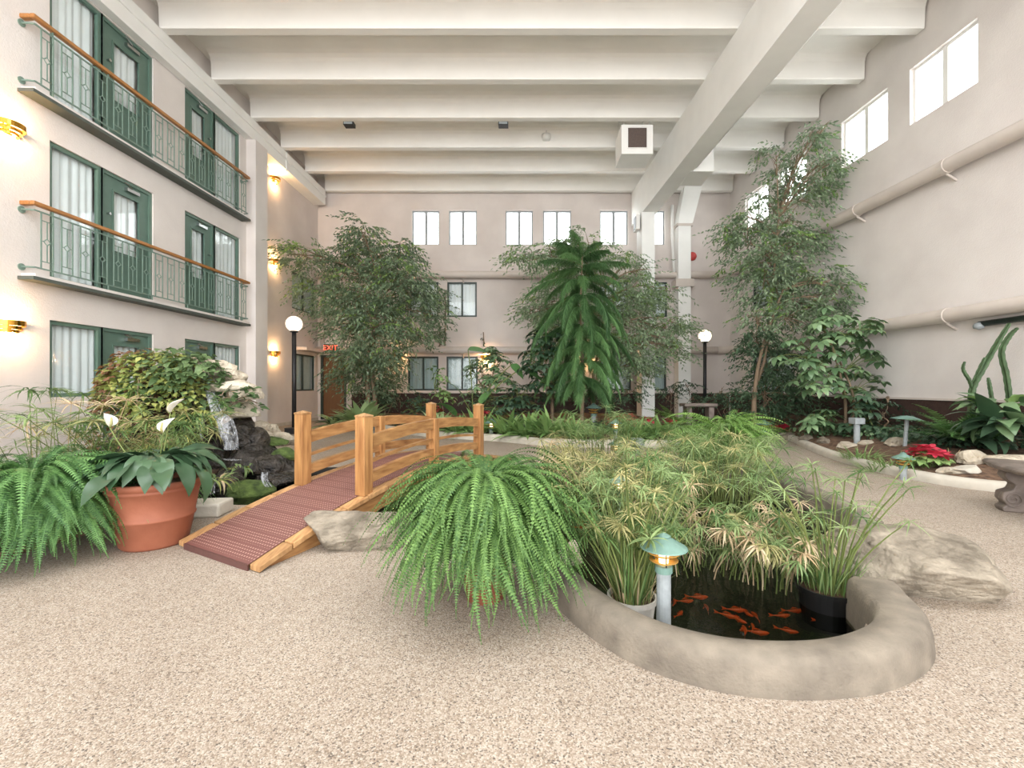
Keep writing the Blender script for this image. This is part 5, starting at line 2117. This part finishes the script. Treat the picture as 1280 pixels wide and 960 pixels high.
# ---- bed plants
blades('broad variegated dumb cane in the far left bed by the exit door', 'dumb_cane', 'plant', dirt(452, 12.9) + Vector((0, 0, .12)), 60, (.70, 1.1), .125, L_dief, 71, (.45, 1.45), .9, .2, part='leaf', n=6)
blades('low leafy dumb cane left of the broad variegated one', 'dumb_cane', 'plant', dirt(420, 13.6) + Vector((0, 0, .05)), 44, (.5, .85), .09, [L_schef_d, L_dief], 72, (.2, 1.3), 1.1, .16, part='leaf', n=5)
for i, (px, Y, L, cnt, m, lab) in enumerate((
    (636, 10.6, .80, 70, L_strap, 'strap leaved bird nest fern just right of the bridge end'), (660, 10.2, .82, 70, L_strap, 'strap leaved bird nest fern second along the far curb'),
    (690, 9.9, .92, 70, L_strap, 'strap leaved bird nest fern third along the far curb, tallest'), (716, 9.8, .66, 60, L_strap, 'strap leaved bird nest fern fourth along the far curb'),
    (797, 9.8, .66, 60, L_strap, 'broad green plant right of the lit path light'), (824, 9.9, .66, 60, L_strap, 'broad green plant beside the red flower at column foot'),
    (848, 10.0, .66, 54, L_strap, 'broad green plant half hidden by the right fern'), (598, 10.9, .78, 66, L_strap, 'strap leaved plant seen behind the right bridge rail'),
    (573, 11.1, .74, 66, L_strap, 'strap leaved plant seen behind the middle of the bridge'), (546, 11.5, .7, 60, L_dief, 'leafy green plant seen behind the left bridge rail'))):
    blades(lab, 'strap_leaf_plant', 'plant', dirt(px, Y), cnt, (L * .65, L), .05, m, 90 + i, (.45, 1.5), .95, .2, part='leaf')
for i, (px, Y, L, cnt, m, lab) in enumerate((
    (745, 10.6, .42, 110, [L_pap, L_strap, L_pap2], 'fine grassy tuft in the far bed under the pine'), (722, 10.2, .36, 90, [L_pap, L_strap], 'fine grassy tuft left of the lit path light'),
    (778, 10.5, .36, 80, [L_pap, L_strap], 'fine grassy tuft behind the lit path light'),
    (1075, 7.2, .28, 110, [L_strap, L_pap], 'low grass patch along the right curb, left part'), (1098, 6.7, .28, 110, [L_strap, L_pap], 'low grass patch along the right curb, middle part'),
    (1118, 6.5, .26, 80, [L_strap, L_pap], 'low grass patch touching the small teal path light'), (1195, 6.4, .3, 30, [L_pap2, L_dry], 'thin dry grass right of the poinsettias'))):
    blades(lab, 'grass_tuft', 'grass', dirt(px, Y), cnt, (L * .6, L), .008, m, 110 + i, (.6, 1.5), 1.1, .22, squash=(1.2, .8))


def flowers(label, P, n, spread, h, L, W, m, seed, leafm=L_strap, cat='flower', name='poinsettia'):
    r = random.Random(seed)
    root = thing(name, label, cat, P)
    mb = MB()
    for k in range(6):
        az = 2 * PI * k / 6
        v, f = leaf(L, W, 3, .5, .1, .9, .15)
        mb.add(v, f, 0, rotm(az, .25 + .2 * (k % 2)))
    me = mb.mesh('bract', m, True, False)
    mb = MB()
    for k in range(6):
        v, f = leaf(L * 1.1, W * 1.1, 3, .7, .1, .9, .15)
        mb.add(v, f, 0, rotm(2 * PI * k / 6 + .4, .1))
    mg = mb.mesh('leaf', leafm, True, False)
    for i in range(n):
        a, k = r.uniform(0, 2 * PI), math.sqrt(r.random())
        q = Vector((spread * k * math.cos(a), spread * k * math.sin(a) * .8, h * (1.0 - .45 * k * k) * r.uniform(.85, 1.1)))
        o = inst('bract', me, root, q, (r.uniform(-.4, .4), r.uniform(-.4, .4), r.uniform(0, 6)), r.uniform(.8, 1.2))
        inst('leaf', mg, root, q - Vector((0, 0, .06)), (r.uniform(-.3, .3), r.uniform(-.3, .3), r.uniform(0, 6)), r.uniform(.8, 1.2))
        s_ = MB()
        s_.tube([(q.x * .4, q.y * .4, 0), tuple(q)], .006, 4)
        s_.build('stalk', L_stem, root)


flowers('crimson poinsettias beside the small teal path light', dirt(1158, 6.35), 26, .26, .26, .12, .035, L_redfl, 1)
flowers('dark crimson poinsettias under the dark right shrub', dirt(973, 11.2), 20, .3, .28, .12, .035, L_redfl, 2)
flowers('red poinsettias behind the middle of the bridge', dirt(606, 12.4), 12, .22, .45, .13, .04, L_redfl, 3)
flowers('pinkish red poinsettias behind the bridge near the fig', dirt(540, 13.2), 14, .3, .5, .13, .04, L_red2, 4)
flowers('single red flower cluster among leaves near the white column', dirt(806, 10.1), 7, .15, .42, .12, .035, L_redfl, 5)
flowers('brownish red bromeliads before the white column', dirt(785, 11.6), 26, .5, .32, .13, .03, L_red2, 6, L_red2)
flowers('rusty red bromeliads under the pine trunk', dirt(712, 10.6), 16, .25, .32, .14, .03, L_red2, 7, L_vineB)
flowers('red leaved plant half hidden at right fern edge', dirt(838, 10.6), 10, .2, .36, .13, .035, L_red2, 8)

# banana-like leaves
bl = thing('bird_of_paradise', 'large paddle leaved plant behind the bridge posts', 'plant', dirt(592, 12.6))
for (px, py, Y, L, W, az, el, dr) in ((585, 437, 12.6, .62, .17, .1, .1, .5), (580, 500, 12.2, .9, .13, 2.6, 1.2, 1.0), (652, 460, 12.4, .75, .12, -.25, -.35, .5), (640, 455, 12.5, .55, .13, -.6, -.6, .7), (570, 520, 12.2, .8, .12, 3.6, 1.1, 1.2), (600, 505, 12.3, .7, .12, .6, 1.1, .9)):
    q = at(px, py, Y) - bl.location
    mb = MB()
    v, f = leaf(L, W, 9, dr, .15, .7, .1)
    mb.add(v, f)
    o = mb.build('leaf', L_banana, bl, smooth=True, loc=q, fix=False)
    o.rotation_euler = rotm(az, el, .5).to_euler()
    mb = MB()
    mb.tube(catmull([(0, 0, 0), (q.x * .4, q.y * .4, q.z * .6), tuple(q)], 4), .014, 5)
    mb.build('leaf_stalk', L_stem, bl, smooth=True)
umbrella('slim climbing plant with light green leaves before the far windows', dirt(553, 13.4), .5, heads([(553, 470, 10), (548, 485, 12), (555, 498, 12), (545, 460, 6)], 22, 13.3, .15, 12), L_strap, 41, .16, .045, 5, .8, 1, .02)
umbrella('small grey green shrub behind the dumb cane', dirt(520, 13.8), .3, heads([(520, 503, 14), (510, 512, 12), (530, 510, 10)], 24, 13.7, .2, 13), L_schef_d, 42, .15, .04, 7, .8, 1, .02)

# hanging strands on far wall
for px, y0, y1, lab in ((556, 362, 432, 'dark dried vine strand hanging between the far windows'), (549, 405, 435, 'short dried vine strand left of the long one'), (604, 415, 440, 'short dried vine strand above the sconce')):
    a, b = at(px, y0, 16.5), at(px + 1, y1, 16.5)
    root = thing('hanging_vine', lab, 'vine', (a.x, 16.56, b.z))
    mb = MB()
    mb.tube([(0, 0, 0), (.02, -.02, (a.z - b.z) * .5), (0, 0, a.z - b.z)], .02, 5)
    mb.build('vine_stem', M_bark, root)
    n_ = int((a.z - b.z) / .03)
    P_ = [Vector((rv.uniform(-.06, .06), rv.uniform(-.08, -.02), rv.random() * (a.z - b.z))) for _ in range(n_)]
    scatter_leaves('foliage', L_ficus_d, P_, [Vector((rv.uniform(-1, 1), -1, 0)) for _ in P_], .12, .035, 5, root, .8, 2)

# right side: palm, philodendron, cactus
fern('feathery small palm in the right bed behind the poinsettias', dirt(1192, 6.9) + Vector((0, 0, .25)), 26, (.5, .8), (.35, 1.5), (-.7, .4), .15, L_fern2, 61, npin=18, variants=8, name='parlour_palm', hang=.15, crown=.06)
fern('low feathery palm right of the first, near the bench', dirt(1232, 6.9) + Vector((0, 0, .12)), 18, (.4, .6), (.3, 1.4), (-.8, .2), .14, L_fern2, 62, npin=16, variants=6, name='parlour_palm', hang=.15, crown=.05)
fern('light green arching fern beside the white column', dirt(850, 11.4) + Vector((0, 0, .15)), 14, (.8, 1.1), (.5, 1.2), (-.4, .4), .16, L_fern3, 63, npin=22, variants=6, name='tree_fern', hang=.15, crown=.05)
cc = thing('cactus', 'branching green cactus climbing the right wall to the sconce', 'cactus', dirt(1210, 7.3))


def cact(pts, r0, name='arm'):
    pts = catmull([at(*p) - cc.location for p in pts], 6)
    mb = MB()
    n = len(pts)
    vs, fs = [], []
    K = 8
    for i, p in enumerate(pts):
        d = (pts[min(i + 1, n - 1)] - pts[max(i - 1, 0)]).normalized()
        a = d.cross(Vector((0, 1, 0))).normalized()
        b = a.cross(d)
        for k in range(K):
            w = 2 * PI * k / K
            rr = r0 * (1.25 if k % 2 else .6) * (1 + .16 * (i % 2)) * (1 - .5 * (i / (n - 1)) ** 4)
            vs.append(p + (a * math.cos(w) + b * math.sin(w)) * rr)
    for i in range(n - 1):
        for k in range(K):
            fs.append((i * K + k, i * K + (k + 1) % K, (i + 1) * K + (k + 1) % K, (i + 1) * K + k))
    fs += [tuple(range(K)), tuple((n - 1) * K + k for k in range(K))]
    mb.add(vs, fs)
    mb.build(name, M_cact, cc)


cact([(1213, 545, 7.2), (1214, 510, 7.2), (1216, 485, 7.2), (1228, 462, 7.2), (1246, 430, 7.15), (1262, 404, 7.1)], .034, 'stem')
cact([(1216, 488, 7.2), (1212, 476, 7.2), (1204, 462, 7.2), (1206, 452, 7.2)], .02)
cact([(1216, 485, 7.2), (1222, 468, 7.2), (1231, 447, 7.2)], .024)
cact([(1262, 500, 7.1), (1258, 470, 7.1), (1252, 440, 7.1), (1262, 420, 7.1), (1272, 410, 7.1)], .03)
cact([(1240, 500, 7.0), (1237, 482, 7.0), (1235, 472, 7.0)], .02)
blades('large glossy philodendron at the right picture edge', 'philodendron', 'plant', dirt(1266, 6.35) + Vector((0, 0, .45)), 60, (.4, .65), .12, [L_schef_d, L_lily, L_schef], 65, (-.3, 1.3), 1.2, .3, part='leaf', n=6)
blades('low dark philodendron along the right wall base', 'philodendron', 'plant', dirt(1218, 7.0) + Vector((0, 0, .15)), 44, (.25, .45), .07, [L_schef_d, L_lily], 66, (-.2, 1.2), 1.2, .35, part='leaf', n=5, squash=(.7, 1.4))
blades('light green leafy philodendron leaves over the bench stones', 'philodendron', 'plant', dirt(1252, 6.6) + Vector((0, 0, .72)), 26, (.3, .5), .07, [L_schef, L_strap], 67, (-.2, 1.0), 1.0, .3, part='leaf', n=6)

# dark filler shrubs along the far wall
for i, (bl_, Y, base, lab) in enumerate((
    ([(905, 492, 14), (893, 500, 12), (918, 498, 12)], 13.2, 905, 'dark leafy shrub left of the right globe lamp pole'),
    ([(862, 490, 8), (858, 480, 8), (868, 500, 10)], 14.6, 862, 'small leafy shrub under the right hand far sconce'),
    ([(838, 492, 8), (834, 500, 8), (842, 485, 6)], 14.8, 838, 'small shrub before the window right of the column'),
    ([(790, 490, 14), (765, 495, 14), (740, 490, 16)], 13.4, 765, 'dark shrub in the shade behind the pine'),
    ([(482, 490, 14), (500, 500, 12), (470, 500, 12)], 14.6, 485, 'dark shrub in the shade under the left fig'),
    ([(1085, 505, 10), (1105, 520, 8), (1110, 500, 6)], 9.2, 1100, 'low dark shrub at the right wall base'),
    ([(920, 515, 14), (935, 525, 10)], 12.4, 925, 'low dark shrub beside the brown bench slab'))):
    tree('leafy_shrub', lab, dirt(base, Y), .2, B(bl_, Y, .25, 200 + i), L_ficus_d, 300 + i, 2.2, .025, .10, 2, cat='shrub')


# ground cover over the bare soil
def ivy(label, spots, L, W, m, seed, n):
    r = random.Random(seed)
    P_, N_ = [], []
    for _ in range(n):
        px, Y, rad = spots[r.randrange(len(spots))]
        c = Vector(((px - CX) * Y / F, Y, 0))
        a, k = r.uniform(0, 2 * PI), math.sqrt(r.random()) * rad
        q = drop(c.x + k * math.cos(a), c.y + k * math.sin(a))
        if q.x > xr(q.y) - .15 or q.z < .02:
            continue
        P_.append(q + Vector((0, 0, r.uniform(.01, .16))))
        N_.append(Vector((math.cos(a), math.sin(a), 0)))
    o = P_[0].copy()
    root = thing('ground_ivy', label, 'plant', o)
    scatter_leaves('foliage', m, [p - o for p in P_], N_, L, W, seed, root, .5, 2, .8)


ivy('low dark ivy carpet along the right wall base', [(1100, 9.0, .7), (1130, 8.4, .6), (1160, 8.0, .6), (1190, 7.4, .5), (1230, 7.2, .5)], .12, .045, L_schef_d, 1, 900)
ivy('low green ground cover below the umbrella tree', [(1000, 10.5, .6), (1025, 9.8, .5), (1085, 8.8, .4), (960, 11.4, .5)], .11, .04, L_schef, 2, 500)
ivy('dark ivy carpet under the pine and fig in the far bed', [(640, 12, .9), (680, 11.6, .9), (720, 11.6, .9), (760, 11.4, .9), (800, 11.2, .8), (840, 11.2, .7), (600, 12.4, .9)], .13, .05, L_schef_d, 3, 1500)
ivy('dark ivy carpet under the left fig tree', [(470, 14.2, .7), (510, 13.6, .8), (550, 13.2, .8), (430, 14.6, .5)], .13, .05, L_ficus_d, 4, 700)
ivy('mixed green ground cover around the waterfall foot', [(120, 5.2, .6), (160, 5.6, .6), (200, 5.4, .5), (90, 4.8, .5), (60, 4.6, .5)], .10, .04, L_vineG, 5, 700)
